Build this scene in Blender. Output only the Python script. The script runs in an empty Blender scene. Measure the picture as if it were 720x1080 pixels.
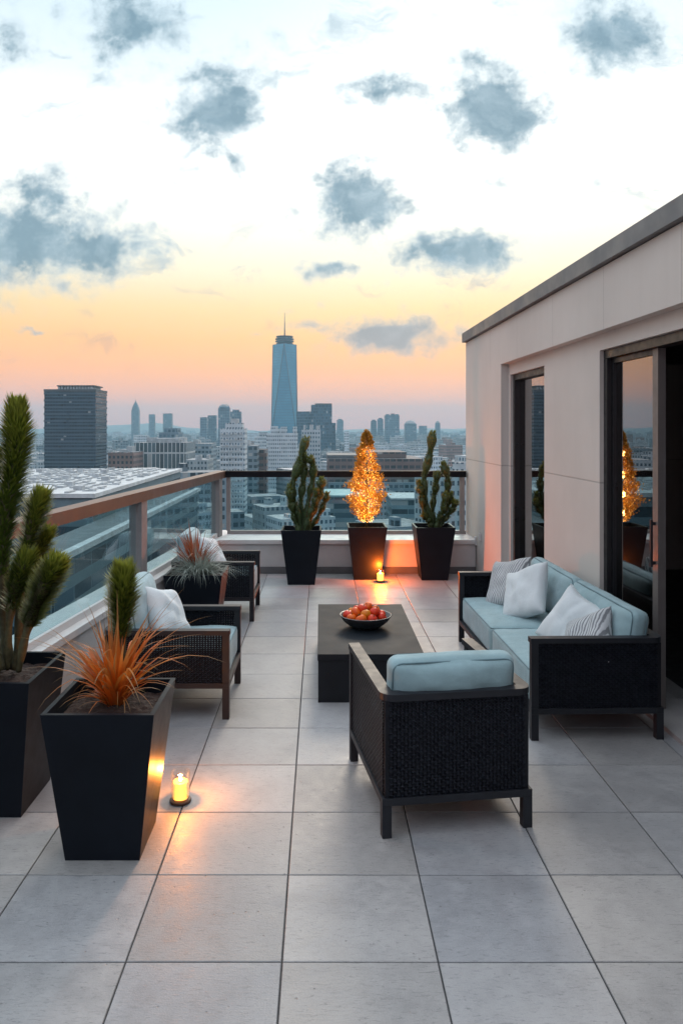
import bpy, bmesh, math, random
from mathutils import Vector, Matrix, noise
PI = math.pi
Rd = math.radians
scene = bpy.context.scene
COL = scene.collection
F, VX, VY, H = 800.0, 338.0, 452.0, 1.8      # photo calibration: focal length (px), vanishing point (px), eye height (m)


def fl(px, py, z=0.0):
    Y = F * (H - z) / (py - VY)
    return Vector(((px - VX) / F * Y, Y, z))


def at(px, py, Y):
    return Vector(((px - VX) / F * Y, Y, H - (py - VY) / F * Y))


def s2l(r, g, b):
    def c(v):
        v /= 255.0
        return v / 12.92 if v <= .04045 else ((v + .055) / 1.055) ** 2.4
    return (c(r), c(g), c(b), 1.0)


# ------------------------------------------------------------------ node helpers
class NT:
    def __init__(s, tree):
        s.t = tree
        s.n = tree.nodes
        s.l = tree.links

    def node(s, typ, **kw):
        n = s.n.new(typ)
        for k, v in kw.items():
            setattr(n, k, v)
        return n

    def put(s, sock, v):
        if hasattr(v, 'is_output'):
            s.l.new(v, sock)
        elif v is not None:
            sock.default_value = v

    def m(s, op, a, b=None, c=None, clamp=False):
        n = s.node('ShaderNodeMath', operation=op, use_clamp=clamp)
        s.put(n.inputs[0], a)
        if b is not None:
            s.put(n.inputs[1], b)
        if c is not None:
            s.put(n.inputs[2], c)
        return n.outputs[0]

    def v(s, op, a, b=None):
        n = s.node('ShaderNodeVectorMath', operation=op)
        s.put(n.inputs[0], a)
        if b is not None:
            s.put(n.inputs[1], b)
        return n.outputs['Value'] if op in ('LENGTH', 'DOT_PRODUCT') else n.outputs[0]

    def sep(s, a):
        n = s.node('ShaderNodeSeparateXYZ')
        s.put(n.inputs[0], a)
        return n.outputs

    def comb(s, x, y, z):
        n = s.node('ShaderNodeCombineXYZ')
        for i, q in enumerate((x, y, z)):
            s.put(n.inputs[i], q)
        return n.outputs[0]

    def mix(s, f, a, b, mode='MIX'):
        n = s.node('ShaderNodeMix', data_type='RGBA', blend_type=mode)
        s.put(n.inputs[0], f)
        s.put(n.inputs[6], a)
        s.put(n.inputs[7], b)
        return n.outputs[2]

    def rng(s, a, f0, f1, t0, t1, kind='LINEAR'):
        n = s.node('ShaderNodeMapRange', interpolation_type=kind)
        for i, q in enumerate((a, f0, f1, t0, t1)):
            s.put(n.inputs[i], q)
        return n.outputs[0]

    def noise(s, vec, scale, detail=4, rough=.55, dist=0.0):
        n = s.node('ShaderNodeTexNoise')
        s.put(n.inputs['Vector'], vec)
        n.inputs['Scale'].default_value = scale
        n.inputs['Detail'].default_value = detail
        n.inputs['Roughness'].default_value = rough
        n.inputs['Distortion'].default_value = dist
        return n.outputs

    def ramp(s, f, stops):
        n = s.node('ShaderNodeValToRGB')
        s.put(n.inputs[0], f)
        e = n.color_ramp.elements
        while len(e) < len(stops):
            e.new(.5)
        for el, (p, c) in zip(e, stops):
            el.position = p
            el.color = c if len(c) == 4 else (*c, 1)
        return n.outputs[0]

    def bump(s, h, strength, dist):
        n = s.node('ShaderNodeBump')
        s.put(n.inputs['Height'], h)
        n.inputs['Strength'].default_value = strength
        n.inputs['Distance'].default_value = dist
        return n.outputs[0]


def new_mat(name):
    m = bpy.data.materials.new(name)
    m.use_nodes = True
    nt = NT(m.node_tree)
    b = m.node_tree.nodes['Principled BSDF']
    return m, nt, b


def c4(c):
    return c if len(c) == 4 else (*c, 1.0)


def plain(name, col, rough=.5, metal=0.0, var=.25, scale=6.0, bump=0.0, bscale=200.0, bdist=.002, spec=.5,
          rvar=.15, coord='Object', coat=0.0):
    m, t, b = new_mat(name)
    tc = t.node('ShaderNodeTexCoord').outputs[coord]
    n = t.noise(tc, scale, 6, .6)
    col = c4(col)
    lo = tuple(v * (1 - var) for v in col[:3]) + (1,)
    hi = tuple(min(1, v * (1 + var)) for v in col[:3]) + (1,)
    f = t.rng(n[0], .3, .7, 0, 1)
    t.put(b.inputs['Base Color'], t.mix(f, lo, hi))
    t.put(b.inputs['Roughness'], t.rng(t.noise(tc, scale * 2.3, 4)[0], .3, .7, max(.02, rough - rvar), min(1, rough + rvar)))
    b.inputs['Metallic'].default_value = metal
    b.inputs['Specular IOR Level'].default_value = spec
    b.inputs['Coat Weight'].default_value = coat
    if bump:
        t.put(b.inputs['Normal'], t.bump(t.noise(tc, bscale, 5, .6)[0], bump, bdist))
    return m


def emit(name, col, strength):
    m, t, b = new_mat(name)
    b.inputs['Base Color'].default_value = c4(col)
    b.inputs['Emission Color'].default_value = c4(col)
    b.inputs['Emission Strength'].default_value = strength
    b.inputs['Roughness'].default_value = .5
    return m


def glass(name, tint, ior, rough=.0, boost=1.0):
    m, t, b = new_mat(name)
    out = t.n['Material Output']
    tr = t.node('ShaderNodeBsdfTransparent')
    tr.inputs[0].default_value = c4(tint)
    gl = t.node('ShaderNodeBsdfGlossy')
    gl.inputs['Roughness'].default_value = rough
    gl.inputs[0].default_value = (1, 1, 1, 1)
    g = t.node('ShaderNodeNewGeometry')
    cs = t.m('ABSOLUTE', t.v('DOT_PRODUCT', g.outputs['Incoming'], g.outputs['Normal']))
    f0 = ((ior - 1) / (ior + 1)) ** 2
    fr = t.m('MULTIPLY_ADD', t.m('POWER', t.m('SUBTRACT', 1.0, cs), 5.0), 1 - f0, f0)   # Schlick, the same from both sides
    mx = t.node('ShaderNodeMixShader')
    t.put(mx.inputs[0], t.m('MULTIPLY', fr, boost, clamp=True))
    t.l.new(tr.outputs[0], mx.inputs[1])
    t.l.new(gl.outputs[0], mx.inputs[2])
    t.l.new(mx.outputs[0], out.inputs[0])
    return m


# ------------------------------------------------------------------ mesh helpers
class MB:
    """collects shapes into one bmesh and links them as ONE object"""

    def __init__(s):
        s.b = bmesh.new()
        s.mi = 0

    def hexa(s, p):
        """8 points: bottom 4 (ccw), top 4"""
        v = [s.b.verts.new(q) for q in p]
        for f in ((3, 2, 1, 0), (4, 5, 6, 7), (0, 1, 5, 4), (1, 2, 6, 5), (2, 3, 7, 6), (3, 0, 4, 7)):
            fc = s.b.faces.new([v[i] for i in f])
            fc.material_index = s.mi
        return s

    def box(s, x0, x1, y0, y1, z0, z1, M=None):
        p = [Vector(q) for q in ((x0, y0, z0), (x1, y0, z0), (x1, y1, z0), (x0, y1, z0),
                                 (x0, y0, z1), (x1, y0, z1), (x1, y1, z1), (x0, y1, z1))]
        if M:
            p = [M @ q for q in p]
        return s.hexa(p)

    def quad(s, a, b, c, d):
        f = s.b.faces.new([s.b.verts.new(q) for q in (a, b, c, d)])
        f.material_index = s.mi
        return s

    def poly(s, pts):
        f = s.b.faces.new([s.b.verts.new(q) for q in pts])
        f.material_index = s.mi
        return s

    def prism(s, pts, z0, z1):
        lo = [s.b.verts.new((p[0], p[1], z0)) for p in pts]
        hi = [s.b.verts.new((p[0], p[1], z1)) for p in pts]
        n = len(pts)
        s.b.faces.new(lo[::-1])
        s.b.faces.new(hi)
        for i in range(n):
            s.b.faces.new((lo[i], lo[(i + 1) % n], hi[(i + 1) % n], hi[i]))
        return s

    def rings(s, rings, cap0=True, cap1=True, closed=False):
        vr = [[s.b.verts.new(p) for p in r] for r in rings]
        n = len(vr[0])
        rng = range(len(vr) if closed else len(vr) - 1)
        for k in rng:
            a, c = vr[k], vr[(k + 1) % len(vr)]
            for i in range(n):
                f = s.b.faces.new((a[i], a[(i + 1) % n], c[(i + 1) % n], c[i]))
                f.material_index = s.mi
                f.smooth = True
        if not closed:
            if cap0:
                s.b.faces.new(vr[0][::-1])
            if cap1:
                s.b.faces.new(vr[-1])
        return s

    def tube(s, path, rad, seg=8, closed=False):
        path = [Vector(p) for p in path]
        if not hasattr(rad, '__len__'):
            rad = [rad] * len(path)
        rings = []
        up = None
        n = len(path)
        for i, p in enumerate(path):
            if closed:
                d = path[(i + 1) % n] - path[i - 1]
            else:
                d = path[min(i + 1, n - 1)] - path[max(i - 1, 0)]
            d = d.normalized() if d.length > 1e-9 else Vector((0, 0, 1))
            if up is None:
                up = Vector((1, 0, 0)) if abs(d.x) < .8 else Vector((0, 1, 0))
            up = (up - d * up.dot(d)).normalized()
            side = d.cross(up)
            rings.append([p + (up * math.cos(a) + side * math.sin(a)) * rad[i]
                          for a in (2 * PI * k / seg for k in range(seg))])
        return s.rings(rings, closed=closed)

    def lathe(s, prof, c=(0, 0, 0), seg=32, caps=True):
        rings = [[Vector((c[0] + r * math.cos(a), c[1] + r * math.sin(a), c[2] + z))
                  for a in (2 * PI * k / seg for k in range(seg))] for r, z in prof]
        return s.rings(rings, caps, caps)

    def ball(s, c, r, sub=2, squash=(1, 1, 1)):
        g = bmesh.ops.create_icosphere(s.b, subdivisions=sub, radius=1)
        for v in g['verts']:
            v.co = Vector((c[0] + v.co.x * r * squash[0], c[1] + v.co.y * r * squash[1], c[2] + v.co.z * r * squash[2]))
            for f in v.link_faces:
                f.smooth = True
        return s

    def bevel(s, w, seg=2):
        bmesh.ops.bevel(s.b, geom=[e for e in s.b.edges if len(e.link_faces) == 2 and e.calc_face_angle(0) > .6],
                        offset=w, segments=seg, profile=.6, affect='EDGES', clamp_overlap=True)
        return s

    def build(s, name, mats, parent=None, loc=None, fixn=True, smooth=False):
        if fixn:
            bmesh.ops.recalc_face_normals(s.b, faces=s.b.faces)
        me = bpy.data.meshes.new(name)
        if smooth:
            for f in s.b.faces:
                f.smooth = True
        s.b.to_mesh(me)
        s.b.free()
        for mt in (mats if isinstance(mats, (list, tuple)) else [mats]):
            me.materials.append(mt)
        o = bpy.data.objects.new(name, me)
        COL.objects.link(o)
        if parent is not None:
            o.parent = parent
        if loc is not None:
            o.location = loc
        return o


def tag(o, label=None, cat=None, group=None, kind=None):
    if label:
        o['label'] = label
    if cat:
        o['category'] = cat
    if group:
        o['group'] = group
    if kind:
        o['kind'] = kind
    return o


def thing(name, label, cat, loc=(0, 0, 0), rz=0.0, group=None):
    o = bpy.data.objects.new(name, None)
    o.empty_display_size = .1
    COL.objects.link(o)
    o.location = loc
    o.rotation_euler = (0, 0, rz)
    return tag(o, label, cat, group)


def copy_tree(o, parent=None):
    c = o.copy()
    COL.objects.link(c)
    if parent is not None:
        c.parent = parent
    for ch in list(o.children):
        copy_tree(ch, c)
    return c


def struct(o):
    o['kind'] = 'structure'
    return o


# ------------------------------------------------------------------ materials
def tile_material():
    m, t, b = new_mat('porcelain_tile')
    tc = t.node('ShaderNodeTexCoord').outputs['Object']
    rnd = t.node('ShaderNodeNewGeometry').outputs['Random Per Island']
    off = t.v('ADD', tc, t.comb(t.m('MULTIPLY', rnd, 37.0), t.m('MULTIPLY', rnd, 91.0), 0.0))
    big = t.noise(off, 2.2, 5, .6, .4)[0]
    mid = t.noise(off, 14, 6, .65, .3)[0]
    stretch = t.v('MULTIPLY', off, (9.0, 38.0, 9.0))
    scr = t.noise(stretch, 3.0, 5, .7, .8)[0]
    fine = t.noise(off, 160, 3, .6)[0]
    c = t.mix(t.rng(big, .3, .7, 0, 1), (.208, .212, .220, 1), (.312, .313, .314, 1))
    c = t.mix(t.rng(mid, .35, .7, 0, .6), c, (.35, .35, .355, 1))
    c = t.mix(t.rng(scr, .54, .68, 0, .6), c, (.115, .12, .125, 1))
    c = t.mix(t.rng(fine, .45, .75, 0, .35), c, (.36, .36, .36, 1))
    pit = t.node('ShaderNodeTexVoronoi')
    t.put(pit.inputs['Vector'], off)
    pit.inputs['Scale'].default_value = 26
    pm = t.m('MULTIPLY', t.rng(pit.outputs['Distance'], .05, .13, 1, 0),
             t.rng(t.noise(off, 9, 2)[0], .52, .6, 0, 1))
    c = t.mix(t.m('MULTIPLY', pm, .55), c, (.09, .09, .09, 1))
    st = t.noise(tc, .9, 6, .62, .8)[0]
    c = t.mix(t.rng(st, .52, .66, 0, .42), c, (.15, .15, .155, 1))
    gr = t.noise(tc, 420, 2, .5)[0]
    c = t.mix(t.rng(gr, .66, .74, 0, .6), c, (.07, .07, .07, 1))
    warm = t.mix(t.m('FRACT', t.m('MULTIPLY', rnd, 17.3)), (.97, .99, 1.03, 1), (1.03, 1.0, .97, 1))
    c = t.mix(1.0, c, warm, 'MULTIPLY')
    hsv = t.node('ShaderNodeHueSaturation')
    t.put(hsv.inputs['Color'], c)
    t.put(hsv.inputs['Value'], t.rng(rnd, 0, 1, .84, 1.14))
    t.put(b.inputs['Base Color'], hsv.outputs[0])
    t.put(b.inputs['Roughness'], t.rng(mid, .3, .7, .38, .6))
    b.inputs['Specular IOR Level'].default_value = .45
    hgt = t.m('ADD', t.m('MULTIPLY', scr, .5), t.m('ADD', t.m('MULTIPLY', fine, .35), t.m('MULTIPLY', pm, -.8)))
    t.put(b.inputs['Normal'], t.bump(hgt, .5, .005))
    return m


def render_wall(name, col):
    """painted panel wall with hairline vertical joints along the facade"""
    m, t, b = new_mat(name)
    tc = t.node('ShaderNodeTexCoord').outputs['Object']
    x, y, z = t.sep(tc)[:3]
    n1 = t.noise(tc, .8, 5, .55)[0]
    n2 = t.noise(t.v('MULTIPLY', tc, (6, 6, .7)), 1.5, 5, .6)[0]
    c = t.mix(t.rng(n1, .3, .7, 0, 1), tuple(v * .9 for v in col) + (1,), tuple(v * 1.06 for v in col) + (1,))
    c = t.mix(t.rng(n2, .48, .72, 0, .10), c, tuple(v * .7 for v in col) + (1,))
    fy = t.m('ABSOLUTE', t.m('SUBTRACT', t.m('FRACT', t.m('DIVIDE', t.m('ADD', y, 40.05), 1.12)), .5))
    j = t.m('MULTIPLY', t.rng(fy, .0015, .004, 1, 0), t.m('GREATER_THAN', z, 2.47))
    jz = t.m('MULTIPLY', t.rng(t.m('ABSOLUTE', t.m('SUBTRACT', z, 1.40)), .004, .008, 1, 0), 1.0)
    j = t.m('MAXIMUM', j, jz)
    c = t.mix(t.m('MULTIPLY', j, .5), c, tuple(v * .35 for v in col) + (1,))
    t.put(b.inputs['Base Color'], c)
    b.inputs['Roughness'].default_value = .72
    h = t.m('SUBTRACT', t.m('MULTIPLY', t.noise(tc, 240, 3)[0], .15), j)
    t.put(b.inputs['Normal'], t.bump(h, .3, .004))
    return m


def wicker_material():
    """flat reeds woven round thin uprights, small gaps left open between them"""
    m, t, b = new_mat('dark_wicker')
    tc = t.node('ShaderNodeTexCoord').outputs['Object']
    x, y, z = t.sep(tc)[:3]
    u = t.m('DIVIDE', t.m('ADD', x, y), .017)
    w = t.m('DIVIDE', z, .0125)
    iu = t.m('FLOOR', u)
    iw = t.m('FLOOR', w)
    fu = t.m('SUBTRACT', t.m('FRACT', u), .5)
    fw = t.m('SUBTRACT', t.m('FRACT', w), .5)
    par = t.m('MODULO', t.m('ABSOLUTE', t.m('ADD', iu, iw)), 2.0)
    up = t.m('SUBTRACT', 1.0, t.m('MULTIPLY', t.m('MULTIPLY', fu, fu), 4.0))
    ac = t.m('SUBTRACT', 1.0, t.m('MULTIPLY', t.m('MULTIPLY', fw, fw), 4.0))
    hgt = t.m('ADD', t.m('MULTIPLY', par, up), t.m('MULTIPLY', t.m('SUBTRACT', 1.0, par), ac))
    gap = t.m('MULTIPLY', t.m('GREATER_THAN', t.m('ABSOLUTE', fu), .31), t.m('GREATER_THAN', t.m('ABSOLUTE', fw), .28))
    wn = t.node('ShaderNodeTexWhiteNoise', noise_dimensions='2D')
    t.put(wn.inputs['Vector'], t.comb(iu, iw, 0.0))
    c = t.mix(wn.outputs[0], (.0045, .0058, .0105, 1), (.0125, .0150, .0225, 1))
    c = t.mix(t.rng(hgt, .15, .8, .9, 0), c, (.0018, .0022, .004, 1))
    t.put(b.inputs['Base Color'], c)
    b.inputs['Roughness'].default_value = .5
    b.inputs['Specular IOR Level'].default_value = .16
    t.put(b.inputs['Normal'], t.bump(hgt, .9, .006))
    tr = t.node('ShaderNodeBsdfTransparent')
    mx = t.node('ShaderNodeMixShader')
    t.put(mx.inputs[0], gap)
    t.l.new(b.outputs[0], mx.inputs[1])
    t.l.new(tr.outputs[0], mx.inputs[2])
    t.l.new(mx.outputs[0], t.n['Material Output'].inputs[0])
    return m


def fabric(name, col, var=.12, stripes=None):
    m, t, b = new_mat(name)
    tc = t.node('ShaderNodeTexCoord').outputs['Object']
    x, y, z = t.sep(tc)[:3]
    wv = t.m('MULTIPLY', t.m('SINE', t.m('MULTIPLY', x, 1900.0)), t.m('SINE', t.m('MULTIPLY', t.m('ADD', z, y), 1900.0)))
    n = t.noise(tc, 9, 6, .6)[0]
    n2 = t.noise(tc, 300, 2, .6)[0]
    lo = tuple(v * (1 - var) for v in col) + (1,)
    hi = tuple(min(1, v * (1 + var)) for v in col) + (1,)
    c = t.mix(t.rng(n, .3, .7, 0, 1), lo, hi)
    c = t.mix(t.rng(n2, .4, .7, 0, .18), c, tuple(v * .65 for v in col) + (1,))
    h = t.m('ADD', t.m('MULTIPLY', wv, .2), t.m('MULTIPLY', n2, .6))
    if stripes:
        wob = t.m('MULTIPLY', t.m('SUBTRACT', t.noise(tc, 14, 3)[0], .5), .025)
        s = t.m('SINE', t.m('MULTIPLY', t.m('ADD', t.m('ADD', x, t.m('MULTIPLY', z, .25)), wob), 2 * PI / .021))
        c = t.mix(t.rng(s, -.2, .5, 0, .85), c, c4(stripes))
        h = t.m('ADD', h, t.m('MULTIPLY', s, -1.2))
    t.put(b.inputs['Base Color'], c)
    b.inputs['Roughness'].default_value = .9
    b.inputs['Sheen Weight'].default_value = .25
    b.inputs['Specular IOR Level'].default_value = .2
    wr = t.noise(tc, 7, 3, .5, .6)[0]
    t.put(b.inputs['Normal'], t.bump(t.m('ADD', h, t.m('MULTIPLY', wr, 9.0)), .45, .0022))
    return m


def leaf_mat(name, c0, c1, trans=.25, rough=.5, tip=None, tipz=None):
    m, t, b = new_mat(name)
    g = t.node('ShaderNodeNewGeometry')
    tc = t.node('ShaderNodeTexCoord').outputs['Object']
    c = t.mix(g.outputs['Random Per Island'], c4(c0), c4(c1))
    n = t.noise(tc, 12, 3)[0]
    c = t.mix(t.rng(n, .35, .65, 0, .45), c, tuple(v * .45 for v in c0[:3]) + (1,))
    if tip:
        att = t.node('ShaderNodeAttribute', attribute_name='along').outputs['Fac']
        c = t.mix(t.rng(att, tipz[0], tipz[1], 0, 1), c, c4(tip))
    t.put(b.inputs['Base Color'], c)
    b.inputs['Roughness'].default_value = rough
    tl = t.node('ShaderNodeBsdfTranslucent')
    t.put(tl.inputs[0], c)
    mx = t.node('ShaderNodeMixShader')
    mx.inputs[0].default_value = trans
    t.l.new(b.outputs[0], mx.inputs[1])
    t.l.new(tl.outputs[0], mx.inputs[2])
    t.l.new(mx.outputs[0], t.n['Material Output'].inputs[0])
    return m


def facade(name, wall, win, fh, bw, ww, wh, roof=(.35, .36, .37), vary=.25, grough=.15, bright=.08, fins=None):
    """window grid in metres on the walls, plain roof on upward faces"""
    m, t, b = new_mat(name)
    tcn = t.node('ShaderNodeTexCoord')
    x, y, z = t.sep(tcn.outputs['Object'])[:3]
    nx, ny, nz = t.sep(tcn.outputs['Normal'])[:3]
    geo = t.node('ShaderNodeNewGeometry')
    rnd = t.m('FRACT', t.m('ADD', t.node('ShaderNodeObjectInfo').outputs['Random'], geo.outputs['Random Per Island']))
    side = t.m('GREATER_THAN', t.m('ABSOLUTE', nx), .7)
    u = t.m('ADD', t.m('MULTIPLY', y, side), t.m('MULTIPLY', x, t.m('SUBTRACT', 1.0, side)))
    u = t.m('DIVIDE', t.m('ADD', u, 5000.0), bw)
    w = t.m('DIVIDE', t.m('ADD', z, 700.0), fh)
    mu = t.m('LESS_THAN', t.m('ABSOLUTE', t.m('SUBTRACT', t.m('FRACT', u), .5)), ww / 2)
    mw = t.m('LESS_THAN', t.m('ABSOLUTE', t.m('SUBTRACT', t.m('FRACT', w), .5)), wh / 2)
    mask = t.m('MULTIPLY', mu, mw)
    wn = t.node('ShaderNodeTexWhiteNoise', noise_dimensions='2D')
    t.put(wn.inputs['Vector'], t.comb(t.m('FLOOR', u), t.m('FLOOR', w), 0.0))
    wc = t.mix(wn.outputs[0], tuple(v * .45 for v in win) + (1,), tuple(v * 1.6 for v in win) + (1,))
    wc = t.mix(t.m('MULTIPLY', t.m('GREATER_THAN', wn.outputs[0], 1 - bright), .6), wc, (.5, .5, .48, 1))
    n = t.noise(tcn.outputs['Object'], .15, 4)[0]
    wl = t.mix(t.rng(n, .3, .7, 0, 1), tuple(v * .8 for v in wall) + (1,), tuple(min(.85, v * 1.1) for v in wall) + (1,))
    hs = t.node('ShaderNodeHueSaturation')
    t.put(hs.inputs['Color'], wl)
    t.put(hs.inputs['Value'], t.rng(rnd, 0, 1, 1 - vary, 1 + vary))
    col = t.mix(mask, hs.outputs[0], wc)
    up = t.m('GREATER_THAN', nz, .5)
    rn = t.noise(tcn.outputs['Object'], .35, 5, .7)[0]
    rc = t.mix(t.rng(rn, .4, .6, 0, 1), tuple(v * .55 for v in roof) + (1,), tuple(min(.85, v * 1.2) for v in roof) + (1,))
    col = t.mix(up, col, t.mix(t.rng(rnd, 0, 1, 0, .6), rc, (.12, .13, .14, 1)))
    t.put(b.inputs['Base Color'], col)
    gm = t.m('MULTIPLY', mask, t.m('SUBTRACT', 1.0, up))
    t.put(b.inputs['Roughness'], t.rng(gm, 0, 1, .8, grough))
    t.put(b.inputs['Normal'], t.bump(t.m('SUBTRACT', 1.0, gm), .6, .25))
    return m


M = {}
M['tile'] = tile_material()
M['grout'] = plain('dark_grout', (.045, .046, .048), .9)
M['wall'] = render_wall('warm_grey_render', (.56, .528, .492))
M['reveal'] = plain('grey_reveal', (.32, .31, .31), .6, var=.08)
M['ledge'] = plain('pale_stone', (.50, .48, .475), .6, var=.1, scale=3, bump=.15, bscale=120)
M['ledge_cap'] = plain('pale_coping', (.58, .56, .555), .5, var=.07, scale=4, bump=.1, bscale=120)
M['skirting'] = plain('grey_skirting', (.10, .10, .105), .5, var=.15)
M['coping'] = plain('grey_metal_coping', (.13, .14, .15), .5, .0, var=.1, scale=2)
M['rail'] = plain('bronze_rail', (.135, .080, .064), .40, .2, var=.08, scale=3, rvar=.05)
M['post'] = plain('taupe_post', (.25, .23, .23), .45, .1, var=.12, scale=5)
M['rail_dark'] = plain('shaded_rail', (.007, .007, .010), .6, .0, var=.2, rvar=.05, spec=.12)  # far handrail in near-black: shade on its face put into the colour
M['black'] = plain('black_frame', (.007, .008, .010), .4, var=.3)
M['bronze'] = plain('bronze_stile', (.16, .145, .14), .45, .3, var=.1)
M['interior'] = plain('painted_dark_room', (.012, .012, .013), .85, var=.3)  # near-black surfaces: the darkness of the unlit room put into their colour
M['pane'] = glass('window_pane', (.20, .22, .24), 2.3, boost=1.5)
M['rail_glass'] = glass('railing_glass', (.76, .88, .90), 1.4)
M['jar_glass'] = glass('candle_glass', (.97, .95, .92), 1.35)
M['frame'] = plain('charcoal_aluminium', (.014, .016, .021), .5, .0, spec=.3, rvar=.06, var=.15, scale=8)
M['wicker'] = wicker_material()
M['wicker_dark'] = plain('dark_corner_post', (.006, .007, .011), .5, var=.3, spec=.25)
M['blue'] = fabric('teal_blue_canvas', (.255, .375, .405))
M['blue_piping'] = fabric('teal_blue_piping', (.12, .20, .225))
M['paleblue'] = fabric('pale_blue_canvas', (.33, .46, .50))
M['white'] = fabric('white_linen', (.60, .65, .67), .06)
M['stripe'] = fabric('ribbed_grey_linen', (.54, .56, .575), .1, stripes=(.13, .14, .155))
M['pot'] = plain('charcoal_planter', (.0060, .0085, .0135), .45, 0, var=.25, scale=3, bump=.06, bscale=300, rvar=.06, spec=.13)
M['soil'] = plain('bark_mulch', (.026, .011, .007), .95, var=.6, scale=50, bump=.6, bscale=60, bdist=.02)
M['table'] = plain('charcoal_table', (.013, .017, .022), .62, rvar=.03, spec=.10, var=.15, scale=3, bump=.08, bscale=200)
M['bowl'] = plain('slate_bowl', (.035, .04, .046), .45, var=.3, scale=20, bump=.1, bscale=80)


def fruit_mat(name, c0, c1):
    m, t, b = new_mat(name)
    tc = t.node('ShaderNodeTexCoord').outputs['Object']
    c = t.mix(t.rng(t.noise(tc, 22, 4)[0], .35, .65, 0, 1), c4(c0), c4(c1))
    t.put(b.inputs['Base Color'], c)
    b.inputs['Roughness'].default_value = .4
    b.inputs['Specular IOR Level'].default_value = .3
    b.inputs['Subsurface Weight'].default_value = 0.0
    t.put(b.inputs['Normal'], t.bump(t.noise(tc, 160, 3)[0], .25, .002))
    return m


M['red'] = fruit_mat('red_fruit_skin', (.50, .012, .005), (.60, .05, .008))
M['orange'] = fruit_mat('orange_fruit_skin', (.66, .13, .008), (.58, .06, .006))
M['yellow'] = fruit_mat('yellow_fruit_skin', (.68, .25, .012), (.56, .14, .012))
M['stalk'] = plain('green_stalk', (.05, .09, .02), .7)
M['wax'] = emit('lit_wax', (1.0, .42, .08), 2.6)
M['flame'] = emit('flame', (1.0, .62, .22), 22.0)
M['stand'] = plain('dark_candle_stand', (.07, .04, .028), .5, .3)
M['fairy'] = emit('fairy_bulb', (1.0, .50, .10), 4.5)
M['wire'] = plain('dark_wire', (.03, .025, .015), .7)
M['needle'] = leaf_mat('needle_green', (.055, .105, .012), (.125, .195, .022), .35, .5, tip=(.27, .28, .035), tipz=(.5, 1.0))
M['needle_dark'] = leaf_mat('needle_dark_green', (.032, .060, .014), (.075, .115, .022), .3, .55, tip=(.26, .27, .05), tipz=(.45, 1.0))
M['stem'] = plain('green_stem', (.040, .068, .020), .6, var=.4, scale=25, bump=.4, bscale=90, bdist=.006)
M['stem_brown'] = plain('brown_stem', (.062, .055, .022), .7, var=.4, scale=25, bump=.4, bscale=90, bdist=.006)
M['bronze_glow_leaf'] = leaf_mat('bronze_grass', (.88, .18, .012), (.52, .18, .03), .45, .45, tip=(.27, .18, .075), tipz=(.38, .95))  # bronze grass whose warm base glow is painted into the orange blade colour
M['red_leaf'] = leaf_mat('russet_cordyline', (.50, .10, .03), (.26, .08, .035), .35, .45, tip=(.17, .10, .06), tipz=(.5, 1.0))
M['fescue'] = leaf_mat('blue_fescue', (.27, .32, .28), (.42, .47, .42), .3, .6)
M['gold'] = leaf_mat('golden_leaf', (.46, .20, .02), (.66, .36, .05), .45, .5)

# ------------------------------------------------------------------ terrace shell
RAILDX = .10


def L(Y):
    return -1.306 - RAILDX * (9.95 - Y)          # centre line of the left railing


WDX = .012
WX0, WY0 = 1.92, 10.04


def W(u, d, z):
    """along the wall from its far corner, into the building, up"""
    return Vector((WX0 + WDX * u + d, WY0 - u + WDX * d, z))


rng = random.Random(7)
# floor tiles: one sheet of separate tiles with open joints
mb = MB()
tw, tl, gap = .527, .5, .0028
for i in range(-6, 5):
    for k in range(-13, 15):
        x0, y0 = -.13 + i * tw, 2.56 + k * tl
        x1, y1 = x0 + tw, y0 + tl
        if y1 > 9.55 or y0 < -3.9:
            y1 = min(y1, 9.55)
            if y1 - y0 < .02:
                continue
        ym = (y0 + y1) / 2
        if x1 < L(ym) + .06 or x0 > 2.3:
            continue
        dz = rng.uniform(-.0006, .0006)
        a0, a1, b0, b1 = x0 + gap, x1 - gap, y0 + gap, y1 - gap
        e = .0022
        pts = [(a0, b0), (a1, b0), (a1, b1), (a0, b1)]
        inn = [(a0 + e, b0 + e), (a1 - e, b0 + e), (a1 - e, b1 - e), (a0 + e, b1 - e)]
        lo = [mb.b.verts.new((max(p[0], L(p[1]) - .1), p[1], -.012)) for p in pts]
        md = [mb.b.verts.new((max(p[0], L(p[1]) - .1), p[1], -.002 + dz)) for p in pts]
        hi = [mb.b.verts.new((max(p[0], L(p[1]) - .1), p[1], dz)) for p in inn]
        mb.b.faces.new(hi)
        for q in range(4):
            r = (q + 1) % 4
            mb.b.faces.new((md[q], md[r], hi[r], hi[q]))
            mb.b.faces.new((lo[q], lo[r], md[r], md[q]))
struct(mb.build('floor', M['tile'], fixn=False))
mb = MB()
mb.prism([(L(-4) - .25, -4), (2.5, -4), (2.5, 9.6), (L(9.6) - .25, 9.6)], -.4, -.007)
struct(mb.build('floor_bed', M['grout']))

# low parapet walls
pw = thing('parapet_wall', 'low pale ledge wall running along the left edge of the terrace under the railing', 'wall', (L(3), 3, 0))


def PL(off, Y, z):
    return Vector((L(Y) + off - L(3), Y - 3, z))


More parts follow.
